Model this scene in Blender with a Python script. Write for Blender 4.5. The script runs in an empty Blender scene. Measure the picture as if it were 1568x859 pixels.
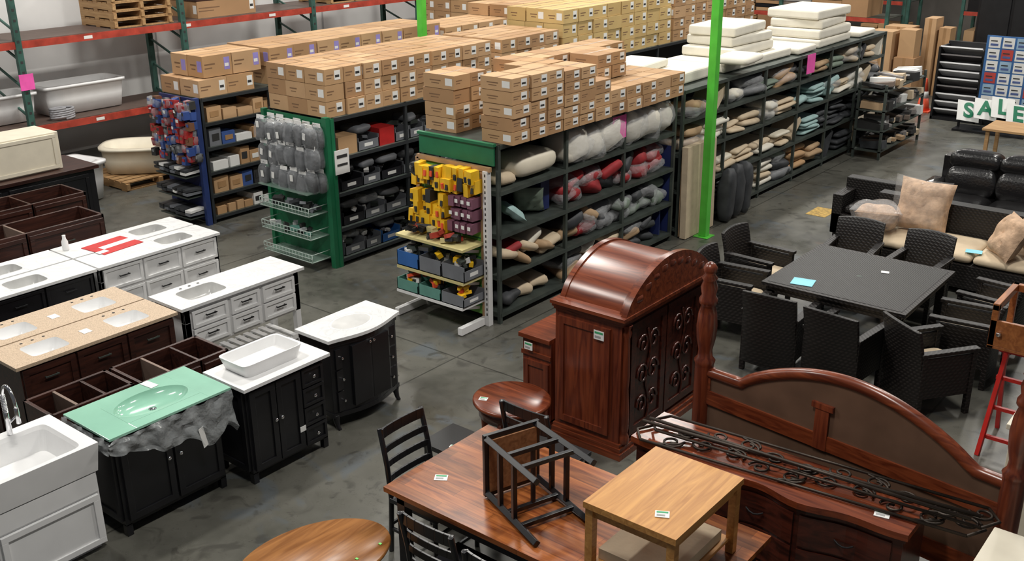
import bpy, math, random
from mathutils import Matrix, Vector, noise
random.seed(7)
R=random.random
def U(a,b): return a+(b-a)*R()
pi=math.pi
# ------------------------------------------------------------ materials
MATS={}
def new(name):
    m=bpy.data.materials.new(name); m.use_nodes=True; nt=m.node_tree
    return m,nt,nt.nodes['Principled BSDF']
def mat(name,col,rough=.5,metal=0,var=.12,scale=6,bump=0,alpha=1,coat=0,spec=.5):
    if name in MATS: return MATS[name]
    m,nt,b=new(name); N=nt.nodes;L=nt.links
    b.inputs['Roughness'].default_value=rough; b.inputs['Metallic'].default_value=metal
    b.inputs['Coat Weight'].default_value=coat; b.inputs['Coat Roughness'].default_value=.15
    b.inputs['Specular IOR Level'].default_value=spec
    tc=N.new('ShaderNodeTexCoord'); n=N.new('ShaderNodeTexNoise'); n.inputs['Scale'].default_value=scale; n.inputs['Detail'].default_value=4
    L.new(tc.outputs['Object'],n.inputs['Vector'])
    r=N.new('ShaderNodeValToRGB'); e=r.color_ramp.elements
    e[0].position=.3;e[1].position=.7
    e[0].color=[c*(1-var) for c in col]+[1]; e[1].color=[min(1,c*(1+var)) for c in col]+[1]
    L.new(n.outputs[0],r.inputs[0]); L.new(r.outputs[0],b.inputs['Base Color'])
    if bump:
        bp=N.new('ShaderNodeBump'); bp.inputs['Strength'].default_value=bump; bp.inputs['Distance'].default_value=.02
        n2=N.new('ShaderNodeTexNoise'); n2.inputs['Scale'].default_value=scale*2.5
        L.new(tc.outputs['Object'],n2.inputs['Vector']); L.new(n2.outputs[0],bp.inputs['Height']); L.new(bp.outputs[0],b.inputs['Normal'])
    if alpha<1: b.inputs['Alpha'].default_value=alpha
    MATS[name]=m; return m
def wood(name,c1,c2,axis='x',rough=.3,scale=1.0,coat=.15,planks=0):
    m,nt,b=new(name); N=nt.nodes;L=nt.links
    b.inputs['Roughness'].default_value=rough; b.inputs['Coat Weight'].default_value=coat; b.inputs['Coat Roughness'].default_value=.2
    tc=N.new('ShaderNodeTexCoord'); mp=N.new('ShaderNodeMapping')
    s={'x':(1.2,14,14),'y':(14,1.2,14),'z':(14,14,1.2)}[axis]
    mp.inputs['Scale'].default_value=[k*scale for k in s]
    n=N.new('ShaderNodeTexNoise'); n.inputs['Scale'].default_value=1.5; n.inputs['Detail'].default_value=8; n.inputs['Distortion'].default_value=1.2
    L.new(tc.outputs['Object'],mp.inputs[0]); L.new(mp.outputs[0],n.inputs['Vector'])
    r=N.new('ShaderNodeValToRGB'); e=r.color_ramp.elements; e[0].position=.32;e[1].position=.68
    e[0].color=list(c1)+[1]; e[1].color=list(c2)+[1]
    L.new(n.outputs[0],r.inputs[0]); out=r.outputs[0]
    if planks:
        br=N.new('ShaderNodeTexBrick'); br.inputs['Scale'].default_value=1
        br.inputs['Brick Width'].default_value=.7; br.inputs['Row Height'].default_value=planks; br.inputs['Mortar Size'].default_value=.0015
        br.inputs['Color1'].default_value=(.55,.55,.55,1); br.inputs['Color2'].default_value=(1.15,1.15,1.15,1); br.inputs['Mortar'].default_value=(.45,.45,.45,1)
        mx=N.new('ShaderNodeMix'); mx.data_type='RGBA'; mx.blend_type='MULTIPLY'; mx.inputs[0].default_value=1
        L.new(tc.outputs['Object'],br.inputs['Vector']); L.new(out,mx.inputs[6]); L.new(br.outputs[0],mx.inputs[7]); out=mx.outputs[2]
    L.new(out,b.inputs['Base Color']); MATS[name]=m; return m
def weave(name,c1,c2,sc=60):
    m,nt,b=new(name); N=nt.nodes;L=nt.links
    b.inputs['Roughness'].default_value=.45
    tc=N.new('ShaderNodeTexCoord'); w=N.new('ShaderNodeTexWave'); w.bands_direction='Z'; w.inputs['Scale'].default_value=sc/6; w.inputs['Distortion'].default_value=1
    w2=N.new('ShaderNodeTexWave'); w2.bands_direction='DIAGONAL'; w2.inputs['Scale'].default_value=sc/5
    ad=N.new('ShaderNodeMath'); ad.operation='MULTIPLY'
    for q in (w,w2): L.new(tc.outputs['Object'],q.inputs['Vector'])
    L.new(w.outputs['Fac'],ad.inputs[0]); L.new(w2.outputs['Fac'],ad.inputs[1])
    r=N.new('ShaderNodeValToRGB'); r.color_ramp.elements[0].color=list(c1)+[1]; r.color_ramp.elements[1].color=list(c2)+[1]
    L.new(ad.outputs[0],r.inputs[0]); L.new(r.outputs[0],b.inputs['Base Color'])
    bp=N.new('ShaderNodeBump'); bp.inputs['Strength'].default_value=.35; bp.inputs['Distance'].default_value=.01
    L.new(ad.outputs[0],bp.inputs['Height']); L.new(bp.outputs[0],b.inputs['Normal'])
    MATS[name]=m; return m
def floor_mat():
    m,nt,b=new('polished_concrete'); N=nt.nodes;L=nt.links
    tc=N.new('ShaderNodeTexCoord')
    def nz(s,d=6,dist=0):
        n=N.new('ShaderNodeTexNoise'); n.inputs['Scale'].default_value=s; n.inputs['Detail'].default_value=d; n.inputs['Distortion'].default_value=dist
        L.new(tc.outputs['Object'],n.inputs['Vector']); return n.outputs[0]
    def ramp(i,p0,c0,p1,c1):
        r=N.new('ShaderNodeValToRGB'); e=r.color_ramp.elements; e[0].position=p0;e[1].position=p1;e[0].color=c0;e[1].color=c1; L.new(i,r.inputs[0]); return r.outputs[0]
    def mix(f,a,bb,mode='MIX'):
        x=N.new('ShaderNodeMix'); x.data_type='RGBA'; x.blend_type=mode
        if isinstance(f,float): x.inputs[0].default_value=f
        else: L.new(f,x.inputs[0])
        for s,k in ((a,6),(bb,7)):
            if isinstance(s,tuple): x.inputs[k].default_value=s
            else: L.new(s,x.inputs[k])
        return x.outputs[2]
    c=ramp(nz(.55,8,.6),.35,(.055,.055,.046,1),.66,(.14,.136,.115,1))
    c=mix(ramp(nz(7,8),.35,(.0,.0,.0,1),.75,(.5,.5,.5,1)),c,(.14,.136,.117,1))
    c=mix(ramp(nz(1.3,5,1.5),.58,(0,0,0,1),.68,(.6,.6,.6,1)),c,(.095,.115,.135,1))
    c=mix(ramp(nz(2.6,6,2.5),.56,(0,0,0,1),.66,(.65,.65,.65,1)),c,(.045,.043,.037,1))
    c=mix(ramp(nz(11,8,3),.62,(0,0,0,1),.70,(.5,.5,.5,1)),c,(.05,.045,.04,1))
    c=mix(ramp(nz(.9,3,.5),.68,(0,0,0,1),.75,(.4,.4,.4,1)),c,(.17,.085,.05,1))
    br=N.new('ShaderNodeTexBrick'); br.offset=0; br.inputs['Scale'].default_value=1; br.inputs['Brick Width'].default_value=4.2; br.inputs['Row Height'].default_value=4.2; br.inputs['Mortar Size'].default_value=.010
    br.inputs['Color1'].default_value=br.inputs['Color2'].default_value=(1,1,1,1); br.inputs['Mortar'].default_value=(.45,.45,.45,1)
    L.new(tc.outputs['Object'],br.inputs['Vector'])
    c=mix(1.0,c,br.outputs[0],'MULTIPLY')
    L.new(c,b.inputs['Base Color'])
    L.new(ramp(nz(2.5,6),.3,(.22,.22,.22,1),.7,(.45,.45,.45,1)),b.inputs['Roughness'])
    return m
def carton(i,c):
    return mat('cardboard_%d'%i,c,.75,var=.07,scale=3)
CARD=[carton(0,(.48,.295,.15)),carton(1,(.44,.26,.125)),carton(2,(.51,.32,.17)),carton(3,(.39,.225,.11))]
CARDY=[carton(4,(.58,.41,.17)),carton(5,(.54,.37,.15))]
white=mat('white_paint',(.80,.80,.80),.35,var=.03,coat=.3)
label=mat('paper_label',(.80,.80,.78),.6,var=.03)
ink=mat('print_ink',(.20,.11,.055),.7)
inkb=mat('black_ink',(.03,.03,.03),.6)
tape=mat('packing_tape',(.36,.21,.10),.3)
black=mat('black_lacquer',(.009,.009,.011),.33,var=.2,coat=.15)
blackm=mat('black_metal',(.02,.02,.022),.4,metal=.4)
steel=mat('dark_steel',(.075,.09,.08),.45,metal=.4,var=.25)
dsteel=mat('shelf_back',(.018,.022,.025),.6)
chrome=mat('chrome',(.75,.75,.77),.12,metal=1)
greenp=mat('green_panel',(.012,.15,.065),.45)
greenpost=mat('green_post',(.09,.52,.05),.35,coat=.2)
bluep=mat('blue_panel',(.015,.025,.11),.5)
redp=mat('red_beam',(.40,.05,.03),.45,var=.3)
rackg=mat('rack_green',(.035,.10,.08),.5,var=.3)
orange=mat('cone_orange',(.80,.10,.04),.45)
plastic=mat('clear_plastic',(.85,.87,.9),.12,alpha=.22,bump=.9,scale=9)
plasticw=mat('milky_plastic',(.62,.63,.66),.2,alpha=.7,bump=1,scale=12,var=.3)
bagpl=mat('bag_plastic',(.65,.68,.72),.08,alpha=.22,bump=.6,scale=7,var=.4,spec=.9)
skirt=mat('wrap_plastic',(.70,.74,.75),.10,alpha=.34,bump=.8,scale=8,var=.3,spec=.9)
glassg=mat('green_glass',(.30,.58,.44),.06,var=.08,coat=.6,scale=3)
cherry=wood('cherry_wood_x',(.085,.015,.006),(.24,.055,.019),'x',.28)
cherryz=wood('cherry_wood_z',(.08,.014,.007),(.21,.047,.018),'z',.3)
cherryd=wood('dark_cherry',(.022,.006,.004),(.085,.018,.010),'x',.28)
acacia=wood('acacia_top',(.15,.035,.010),(.40,.13,.035),'x',.28,planks=.11,coat=.05)
oak=wood('golden_oak',(.42,.18,.045),(.64,.32,.095),'y',.4,scale=1.1,coat=.05)
oakr=wood('golden_oak_table',(.22,.08,.02),(.40,.17,.05),'y',.33,coat=.05)
espresso=wood('espresso_wood',(.016,.006,.005),(.06,.019,.012),'y',.4,coat=.05)
pine=wood('pallet_pine',(.33,.18,.075),(.5,.31,.14),'x',.7,coat=0)
wicker=weave('dark_wicker',(.005,.004,.004),(.028,.023,.021))
leather=mat('black_leather',(.012,.0115,.012),.24,bump=.2,scale=14,coat=.3)
cream=mat('cream_fabric',(.62,.50,.35),.85,var=.08,bump=.2)
ivory=mat('ivory_vinyl',(.72,.66,.53),.5,var=.05)
matt=mat('mattress_white',(.77,.73,.63),.8,var=.05)
redf=mat('red_fabric',(.33,.02,.025),.7,var=.3)
sage=mat('sage_fabric',(.18,.23,.18),.8)
teal=mat('light_blue_fabric',(.33,.48,.47),.8)
greyf=mat('charcoal_fabric',(.04,.043,.048),.6,var=.4)
tan=mat('tan_fabric',(.46,.31,.18),.85)
yellow=mat('yellow_pack',(.88,.52,.02),.35,var=.1)
purple=mat('purple_pack',(.20,.08,.12),.5)
bingrey=mat('grey_bin',(.17,.18,.20),.5); binblue=mat('blue_bin',(.03,.13,.40),.4); binteal=mat('teal_bin',(.12,.30,.25),.5)
pink=mat('pink_tag',(.92,.11,.46),.6); cyan=mat('cyan_tag',(.25,.64,.76),.6)
gtag=mat('green_dot',(.2,.75,.15),.5)
speck=mat('beige_granite',(.58,.44,.31),.25,var=.25,scale=120,coat=.3)
def marble():
    m,nt,b=new('white_marble'); N=nt.nodes;L=nt.links; b.inputs['Roughness'].default_value=.15
    tc=N.new('ShaderNodeTexCoord'); n=N.new('ShaderNodeTexNoise'); n.inputs['Scale'].default_value=2.5; n.inputs['Detail'].default_value=9; n.inputs['Distortion'].default_value=2.5
    L.new(tc.outputs['Object'],n.inputs['Vector']); r=N.new('ShaderNodeValToRGB'); e=r.color_ramp.elements
    e[0].position=.47;e[0].color=(.78,.78,.78,1);e[1].position=.53;e[1].color=(.80,.80,.79,1); k=e.new(.5); k.color=(.68,.69,.70,1)
    L.new(n.outputs[0],r.inputs[0]); L.new(r.outputs[0],b.inputs['Base Color']); return m
marb=marble()
# ------------------------------------------------------------ mesh builder
class B:
    def __init__(s): s.v=[];s.f=[];s.mi=[];s.sm=[];s.mats=[];s.T=Matrix()
    def add(s,vs,fs,m,sm=False):
        if m not in s.mats: s.mats.append(m)
        k=s.mats.index(m); o=len(s.v)
        s.v+=[tuple(s.T@Vector(p)) for p in vs]
        for f in fs: s.f.append([o+i for i in f]); s.mi.append(k); s.sm.append(sm)
    def box(s,x0,y0,z0,x1,y1,z1,m):
        s.add([(x0,y0,z0),(x1,y0,z0),(x1,y1,z0),(x0,y1,z0),(x0,y0,z1),(x1,y0,z1),(x1,y1,z1),(x0,y1,z1)],
          [(0,3,2,1),(4,5,6,7),(0,1,5,4),(1,2,6,5),(2,3,7,6),(3,0,4,7)],m)
    def rbox(s,c,d,m,rz=0,rx=0,ry=0):
        o=s.T; s.T=o@Matrix.Translation(c)@Matrix.Rotation(rz,4,'Z')@Matrix.Rotation(ry,4,'Y')@Matrix.Rotation(rx,4,'X')
        s.box(-d[0]/2,-d[1]/2,-d[2]/2,d[0]/2,d[1]/2,d[2]/2,m); s.T=o
    def beam(s,p,q,w,h,m):
        p=Vector(p);q=Vector(q);d=q-p; o=s.T
        s.T=o@Matrix.Translation((p+q)/2)@d.to_track_quat('X','Z').to_matrix().to_4x4()
        l=d.length; s.box(-l/2,-w/2,-h/2,l/2,w/2,h/2,m); s.T=o
    def tube(s,pts,r,m,n=8,cap=True):
        pts=[Vector(p) for p in pts]; vs=[];fs=[]
        rr=r if isinstance(r,(list,tuple)) else [r]*len(pts)
        up=None
        for i,p in enumerate(pts):
            t=(pts[min(i+1,len(pts)-1)]-pts[max(i-1,0)]).normalized()
            if up is None: up=Vector((0,0,1)) if abs(t.z)<.9 else Vector((1,0,0))
            a=t.cross(up); 
            if a.length<1e-4: a=t.orthogonal()
            a.normalize(); bb=a.cross(t).normalized(); up=bb
            for k in range(n):
                an=2*pi*k/n; vs.append(tuple(p+(a*math.cos(an)+bb*math.sin(an))*rr[i]))
        for i in range(len(pts)-1):
            for k in range(n): fs.append((i*n+k,i*n+(k+1)%n,(i+1)*n+(k+1)%n,(i+1)*n+k))
        if cap: fs.append(tuple(range(n))[::-1]); fs.append(tuple((len(pts)-1)*n+k for k in range(n)))
        s.add(vs,fs,m,True)
    def lathe(s,c,prof,m,n=20):
        vs=[];fs=[]
        for r,z in prof:
            for k in range(n): vs.append((c[0]+r*math.cos(2*pi*k/n),c[1]+r*math.sin(2*pi*k/n),c[2]+z))
        for i in range(len(prof)-1):
            for k in range(n): fs.append((i*n+k,i*n+(k+1)%n,(i+1)*n+(k+1)%n,(i+1)*n+k))
        fs.append(tuple(range(n))[::-1]); fs.append(tuple((len(prof)-1)*n+k for k in range(n)))
        s.add(vs,fs,m,True)
    def loft(s,rings,m,cap0=True,cap1=True,sm=True):
        n=len(rings[0]); vs=[p for r in rings for p in r]; fs=[]
        for i in range(len(rings)-1):
            for k in range(n): fs.append((i*n+k,i*n+(k+1)%n,(i+1)*n+(k+1)%n,(i+1)*n+k))
        if cap0: fs.append(tuple(range(n))[::-1])
        if cap1: fs.append(tuple((len(rings)-1)*n+k for k in range(n)))
        s.add(vs,fs,m,sm)
    def pillow(s,c,d,m,rz=0,rx=0,ry=0,e=.45,wr=.03,n=14,tuft=0):
        o=s.T; s.T=o@Matrix.Translation(c)@Matrix.Rotation(rz,4,'Z')@Matrix.Rotation(ry,4,'Y')@Matrix.Rotation(rx,4,'X')
        sp=lambda v,p: math.copysign(abs(v)**p,v)
        vs=[];fs=[];h=n//2;sd=U(0,100)
        for i in range(h+1):
            ph=-pi/2+pi*i/h
            for k in range(n):
                th=2*pi*k/n
                cx=sp(math.cos(ph),.6)
                p=Vector((d[0]/2*cx*sp(math.cos(th),e),d[1]/2*cx*sp(math.sin(th),e),d[2]/2*sp(math.sin(ph),.75)))
                q=noise.noise(p*7+Vector((sd,sd,sd)))*wr
                L=p.length or 1
                vs.append(tuple(p*(1+q/max(L,.05)*1.0)))
        for i in range(h):
            for k in range(n): fs.append((i*n+k,i*n+(k+1)%n,(i+1)*n+(k+1)%n,(i+1)*n+k))
        s.add(vs,fs,m,True); s.T=o
    def throw(s,c,w,t,m,rz=0,rx=0,ry=0,n=14,tuft=True):
        o=s.T; s.T=o@Matrix.Translation(c)@Matrix.Rotation(rz,4,'Z')@Matrix.Rotation(ry,4,'Y')@Matrix.Rotation(rx,4,'X')
        sd=U(0,50)
        for sg in (-1,1):
            vs=[];fs=[]
            for i in range(n+1):
                for j in range(n+1):
                    u=-1+2*i/n; v=-1+2*j/n
                    e=max(0,(1-u**4)*(1-v**4))**.6
                    tf=1-(.35 if tuft else 0)*(math.cos(u*2.2*pi)*math.cos(v*2.2*pi)>.8)
                    pinch=1-.08*(1-abs(u*v))*abs(u)**3-.08*(1-abs(u*v))*abs(v)**3
                    y=sg*t/2*e*tf*(1+.25*noise.noise(Vector((u*2+sd,v*2,sg))))
                    vs.append((u*w/2*pinch,y,v*w/2*pinch))
            for i in range(n):
                for j in range(n): a=i*(n+1)+j; f=(a,a+1,a+n+2,a+n+1); fs.append(f if sg<0 else f[::-1])
            s.add(vs,fs,m,True)
        s.T=o
    def prism(s,pts,z0,z1,m,axis='z',sm=False):
        def P(a,b,c): return {'z':(a,b,c),'x':(c,a,b),'y':(a,c,b)}[axis]
        n=len(pts); vs=[P(a,b,z0) for a,b in pts]+[P(a,b,z1) for a,b in pts]
        s.add(vs,[tuple(range(n))[::-1],tuple(range(n,2*n))],m)
        s.add(vs,[(i,(i+1)%n,n+(i+1)%n,n+i) for i in range(n)],m,sm)
    def obj(s,name,bevel=0,loc=None,rz=0,seg=2):
        me=bpy.data.meshes.new(name); me.from_pydata(s.v,[],s.f)
        for m in s.mats: me.materials.append(m)
        me.polygons.foreach_set('material_index',s.mi); me.polygons.foreach_set('use_smooth',s.sm); me.update()
        ob=bpy.data.objects.new(name,me); bpy.context.collection.objects.link(ob)
        if loc is None:
            xs=[min(v[i] for v in s.v) for i in range(3)]; xe=[max(v[i] for v in s.v) for i in range(3)]
            c=Vector(((xs[0]+xe[0])/2,(xs[1]+xe[1])/2,xs[2])); me.transform(Matrix.Translation(-c)); ob.location=c
        else: ob.location=loc; ob.rotation_euler=(0,0,rz)
        if bevel:
            md=ob.modifiers.new('b','BEVEL'); md.width=bevel; md.segments=seg; md.limit_method='ANGLE'; md.angle_limit=math.radians(50)
        return ob
def dup(ob,loc,rz):
    o=bpy.data.objects.new(ob.name,ob.data); bpy.context.collection.objects.link(o); o.location=loc; o.rotation_euler=(0,0,rz)
    for md in ob.modifiers:
        k=o.modifiers.new('b','BEVEL'); k.width=md.width;k.segments=md.segments;k.limit_method='ANGLE';k.angle_limit=md.angle_limit
    return o
def sell(cx,cy,z,a,b,e=1,n=32):
    sp=lambda v,p: math.copysign(abs(v)**p,v)
    return [(cx+a*sp(math.cos(2*pi*k/n),e),cy+b*sp(math.sin(2*pi*k/n),e),z) for k in range(n)]
def rectring(x0,y0,x1,y1,z,n=32):
    cx,cy,a,b=(x0+x1)/2,(y0+y1)/2,(x1-x0)/2,(y1-y0)/2; out=[]
    for k in range(n):
        t=2*pi*k/n; c,s_=math.cos(t),math.sin(t); q=1/max(abs(c),abs(s_)); out.append((cx+a*c*q,cy+b*s_*q,z))
    return out
def body(b,x0,y0,z0,x1,y1,z1,m,zt=.70):
    b.box(x0,y0,z0,x1,y1,zt,m); t=.02
    b.box(x0,y0,zt,x0+t,y1,z1,m); b.box(x1-t,y0,zt,x1,y1,z1,m); b.box(x0+t,y0,zt,x1-t,y0+t,z1,m); b.box(x0+t,y1-t,zt,x1-t,y1,z1,m)
def counter(b,x0,y0,x1,y1,z,th,m,holes,bm=None,dep=.14):
    y=y0
    for h in holes:
        hx0,hy0,hx1,hy1,e=h
        if hy0>y: b.box(x0,y,z-th,x1,hy0,z,m)
        b.box(x0,hy0,z-th,hx0,hy1,z,m); b.box(hx1,hy0,z-th,x1,hy1,z,m)
        cx,cy,a,c=(hx0+hx1)/2,(hy0+hy1)/2,(hx1-hx0)/2*.97,(hy1-hy0)/2*.97
        b.loft([rectring(hx0,hy0,hx1,hy1,z),sell(cx,cy,z,a,c,e)],m,False,False,False)
        b.loft([sell(cx,cy,z,a,c,e),sell(cx,cy,z-dep*.2,a*.97,c*.97,e),sell(cx,cy,z-dep*.65,a*.86,c*.86,e),sell(cx,cy,z-dep*.93,a*.6,c*.6,e),sell(cx,cy,z-dep,a*.1,c*.1,1)],bm or white,False,True)
        b.lathe((cx,cy,z-dep+.002),[(.022,0),(.022,.004)],chrome,12)
        y=hy1
    if y<y1: b.box(x0,y,z-th,x1,y1,z,m)
def doorx(b,x,y0,y1,z0,z1,m,knob=None,fr=.05,hm=None,pull=False):
    b.box(x,y0,z0,x+.012,y1,z1,m)
    for a in ((y0,z0,y1,z0+fr),(y0,z1-fr,y1,z1),(y0,z0+fr,y0+fr,z1-fr),(y1-fr,z0+fr,y1,z1-fr)):
        b.box(x+.012,a[0],a[1],x+.026,a[2],a[3],m)
    if knob is not None:
        ky,kz=knob
        if pull: b.beam((x+.045,ky-.06,kz),(x+.045,ky+.06,kz),.01,.012,hm or blackm); b.box(x+.02,ky-.055,kz-.005,x+.045,ky-.045,kz+.005,hm or blackm); b.box(x+.02,ky+.045,kz-.005,x+.045,ky+.055,kz+.005,hm or blackm)
        else:
            b.tube([(x+.024,ky,kz),(x+.036,ky,kz),(x+.045,ky,kz),(x+.05,ky,kz)],[.006,.006,.016,.01],hm or chrome,10)
def doory(b,y,x0,x1,z0,z1,m,fr=.05):
    b.box(x0,y-.012,z0,x1,y,z1,m)
    for a in ((x0,z0,x1,z0+fr),(x0,z1-fr,x1,z1),(x0,z0+fr,x0+fr,z1-fr),(x1-fr,z0+fr,x1,z1-fr)):
        b.box(a[0],y-.024,a[1],a[2],y-.012,a[3],m)
def tag(b,c,rz=0,s=.07,col=None,rx=0,ry=0):
    b.rbox(c,(s,s*.8,.004),col or label,rz,rx,ry)
    if col is None:
        o=b.T; b.T=o@Matrix.Translation(c)@Matrix.Rotation(rz,4,'Z')@Matrix.Rotation(ry,4,'Y')@Matrix.Rotation(rx,4,'X')
        b.box(-s*.4,s*.12,.002,s*.4,s*.3,.0035,mat('tag_green',(.05,.35,.15),.6)); b.box(-s*.38,-s*.25,.002,s*.2,-s*.05,.0035,mat('tag_grey',(.35,.35,.35),.6)); b.T=o
# ------------------------------------------------------------ room
b=B(); b.box(-19,-3,-.1,6,34,0,floor_mat()); b.obj('floor')
wallm=mat('wall_white',(.78,.78,.77),.8,var=.08,scale=1.2)
b=B(); b.box(-18.2,-3,0,-18,34,7,wallm)
for y in (3,7.2,11.4,15.6,19.8,24): b.box(-18,y,0,-17.985,y+.03,7,mat('wall_joint',(.45,.45,.45),.8))
b.obj('wall_left')
wallf=mat('wall_far_grey',(.10,.09,.08),.8,var=.3,scale=.8)
b=B(); b.box(-18,33.8,0,6,34,7,wallf); b.obj('wall_far')
# ------------------------------------------------------------ posts
def post(x,y):
    b=B(); b.box(x-.055,y-.055,.012,x+.055,y+.055,7,greenpost); b.box(x-.11,y-.11,0,x+.11,y+.11,.012,greenpost); b.obj('green_support_post',.006)
post(-6.42,12.1); post(-11.5,12.0); post(-6.1,29.2)
# ------------------------------------------------------------ carton piles
def cartons(b,x0,x1,y0,y1,z,layers,sx,sy,sz,mats=None,lab=True,purple_l=False,jit=.016):
    nx=max(1,round((x1-x0)/sx)); ny=max(1,round((y1-y0)/sy)); sx=(x1-x0)/nx; sy=(y1-y0)/ny
    for i in range(nx):
        for j in range(ny):
            L=layers(i/max(1,nx-1),y0+(j+.5)*sy) if callable(layers) else layers
            for k in range(L):
                m=random.choice(mats or CARD); g=.006
                ax,ay=x0+i*sx+g+U(-jit,jit),y0+j*sy+g+U(-jit,jit)/2; bx,by=ax+sx-2*g,ay+sy-2*g; az,bz=z+k*sz,z+(k+1)*sz-.006
                b.box(ax,ay,az,bx,by,bz,m)
                b.box((ax+bx)/2-.02,ay,bz,(ax+bx)/2+.02,by,bz+.001,tape)
                if lab:
                    lw=min(.085,sx*.24); lm=mat('purple_label',(.30,.25,.60),.6) if purple_l else label
                    if R()<.9:
                        yy=by-.02-lw*1.1-U(0,.03); zz=az+sz*.25
                        b.box(bx,yy,zz,bx+.0015,yy+lw*1.1,zz+sz*.58,lm); b.box(bx+.0015,yy+.01,zz+sz*.15,bx+.002,yy+lw*.9,zz+sz*.3,inkb if not purple_l else label)
                    b.box(bx,ay+.03,az+sz*.55,bx+.001,ay+.03+sy*.35,az+sz*.62,ink); b.box(bx,ay+.03,az+sz*.38,bx+.001,ay+.03+sy*.25,az+sz*.44,ink)
                    if R()<.55:
                        xx=bx-.02-lw*1.3; b.box(xx,ay-.0015,az+sz*.25,xx+lw*1.2,ay,az+sz*.75,lm)
                    b.box(ax+sx*.2,ay-.001,az+sz*.5,ax+sx*.55,ay,az+sz*.58,ink); b.box(ax+sx*.25,ay-.001,az+sz*.32,ax+sx*.5,ay,az+sz*.38,ink)
b=B()
cartons(b,-7.88,-7.42,8.2,8.75,2.002,4,.48,.28,.155)
cartons(b,-7.88,-7.46,8.75,9.4,2.002,3,.42,.32,.155)
cartons(b,-6.98,-6.55,8.12,9.0,2.002,5,.43,.3,.138)
cartons(b,-7.40,-6.55,9.0,9.6,2.002,5,.42,.3,.13)
cartons(b,-7.88,-7.4,9.4,11.5,2.002,4,.45,.3,.155)
cartons(b,-7.40,-6.55,9.6,11.6,2.002,lambda u,y:2 if y>9.9 else 3,.42,.33,.15)
cartons(b,-7.40,-6.98,9.95,10.9,2.312,lambda u,y:2 if y>10.3 else 1,.42,.33,.155)
b.obj('cardboard_box_stack')
b=B()
cartons(b,-10.6,-9.48,8.2,11.3,1.902,lambda u,y:3,.37,.3,.195)
cartons(b,-10.6,-9.48,11.5,12.9,1.902,3,.4,.33,.19)
cartons(b,-10.6,-9.48,13.0,16.2,1.902,4,.4,.4,.21,CARDY)
cartons(b,-10.6,-9.48,16.3,19.4,1.902,lambda u,y:4 if y<18 else 3,.4,.4,.2)
b.obj('cardboard_box_stack')
b=B()
cartons(b,-13.2,-12.3,8.35,9.3,1.802,lambda u,y:1,.45,.45,.24)
cartons(b,-13.1,-12.35,8.5,9.5,2.047,1,.37,.45,.3,purple_l=True)
cartons(b,-13.3,-12.3,9.6,13.3,1.802,2,.5,.45,.27,purple_l=True)
cartons(b,-13.3,-12.3,13.4,20,1.802,lambda u,y:3 if y>15 else 2,.5,.45,.22)
b.obj('cardboard_box_stack')
b=B()
cartons(b,-16.0,-14.6,16.6,24,1.802,3,.45,.45,.24)
b.obj('cardboard_box_stack')
# ------------------------------------------------------------ gondola shelving
def gondola(name,x0,x1,y0,y1,zs,top,bay,um,sm,ends=True,back=dsteel):
    b=B(); n=round((y1-y0)/bay); bay=(y1-y0)/n; xc=(x0+x1)/2
    for i in range(n+1):
        y=y0+i*bay
        for x in (x0+.02,x1-.02): b.box(x-.02,y-.02,0,x+.02,y+.02,top,um)
        for z in zs: b.box(x0+.02,y-.012,z-.05,x1-.02,y+.012,z-.025,um)
    b.box(xc-.01,y0,.06,xc+.01,y1,top-.03,back)
    for z in zs+[top]:
        b.box(x0,y0,z-.025,x1,y1,z,sm); b.box(x1-.01,y0,z-.045,x1+.004,y1,z-.001,um)
    return b,bay
ZA=[.12,.55,1.02,1.5]
b,_=gondola('a',-7.78,-6.68,8.05,11.65,ZA,2.0,1.2,steel,steel)
b.box(-7.2,11.64,.1,-6.7,11.66,1.3,bluep); b.box(-7.2,11.4,.14,-6.72,11.42,.5,bluep)
b.obj('metal_storage_shelving')
ZB=[.1,.5,.95,1.4]
b,_=gondola('b',-10.65,-9.45,8.25,19.5,ZB,1.9,1.2,dsteel,steel)
b.box(-9.5,8.2,0,-9.44,8.25,1.9,greenp)
b.obj('metal_storage_shelving')
ZC=[.1,.42,.75,1.1,1.45]
b,_=gondola('c',-13.15,-12.25,8.35,20,ZC,1.8,1.2,dsteel,steel); b.obj('metal_storage_shelving')
ZD=[.12,.65,1.15,1.6]
b,_=gondola('d',-7.85,-6.68,11.85,19.05,ZD,2.0,1.2,steel,steel); b.obj('metal_storage_shelving')
b,_=gondola('e',-16.0,-14.5,16.5,24,[.3,1],1.8,1.5,steel,steel); b.obj('metal_storage_shelving')
def pileb(b,x0,x1,y0,y1,z,h,mats,n,size=(.42,.34,.16),plast=0,tilt=.35):
    for i in range(n):
        y=y0+(y1-y0)*(i+.5)/n; 
        zz=z+size[2]/2+.012
        while zz+size[2]/2<z+h:
            d=(size[0]*U(.85,1),size[1]*U(.85,1.2),size[2]*U(.9,1.1)); m=random.choice(mats)
            c=((x0+x1)/2+U(-.03,.04),y+U(-.04,.04),zz)
            rz=U(-.35,.35)
            b.pillow(c,d,m,rz,U(-tilt,tilt)*.6,U(-tilt,tilt)*.4,wr=.05,e=.35,n=18)
            if R()<plast: b.pillow(c,[q*1.1 for q in d],plastic,rz,wr=.08,n=20)
            zz+=size[2]*.86
def cushstack(b,y,w,z,h,mats,t=.09):
    zz=z+t/2+.005
    while zz+t/2<z+h:
        dd=U(.40,.48); b.pillow((-6.95+U(-.04,.05),y+w/2+U(-.04,.04),zz),(dd,w*U(.85,1.05),t),random.choice(mats),U(-.12,.12),U(-.08,.08),U(-.08,.08),e=.2,wr=.02,n=20); zz+=t*.9
xs=(-7.19,-6.7)
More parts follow.
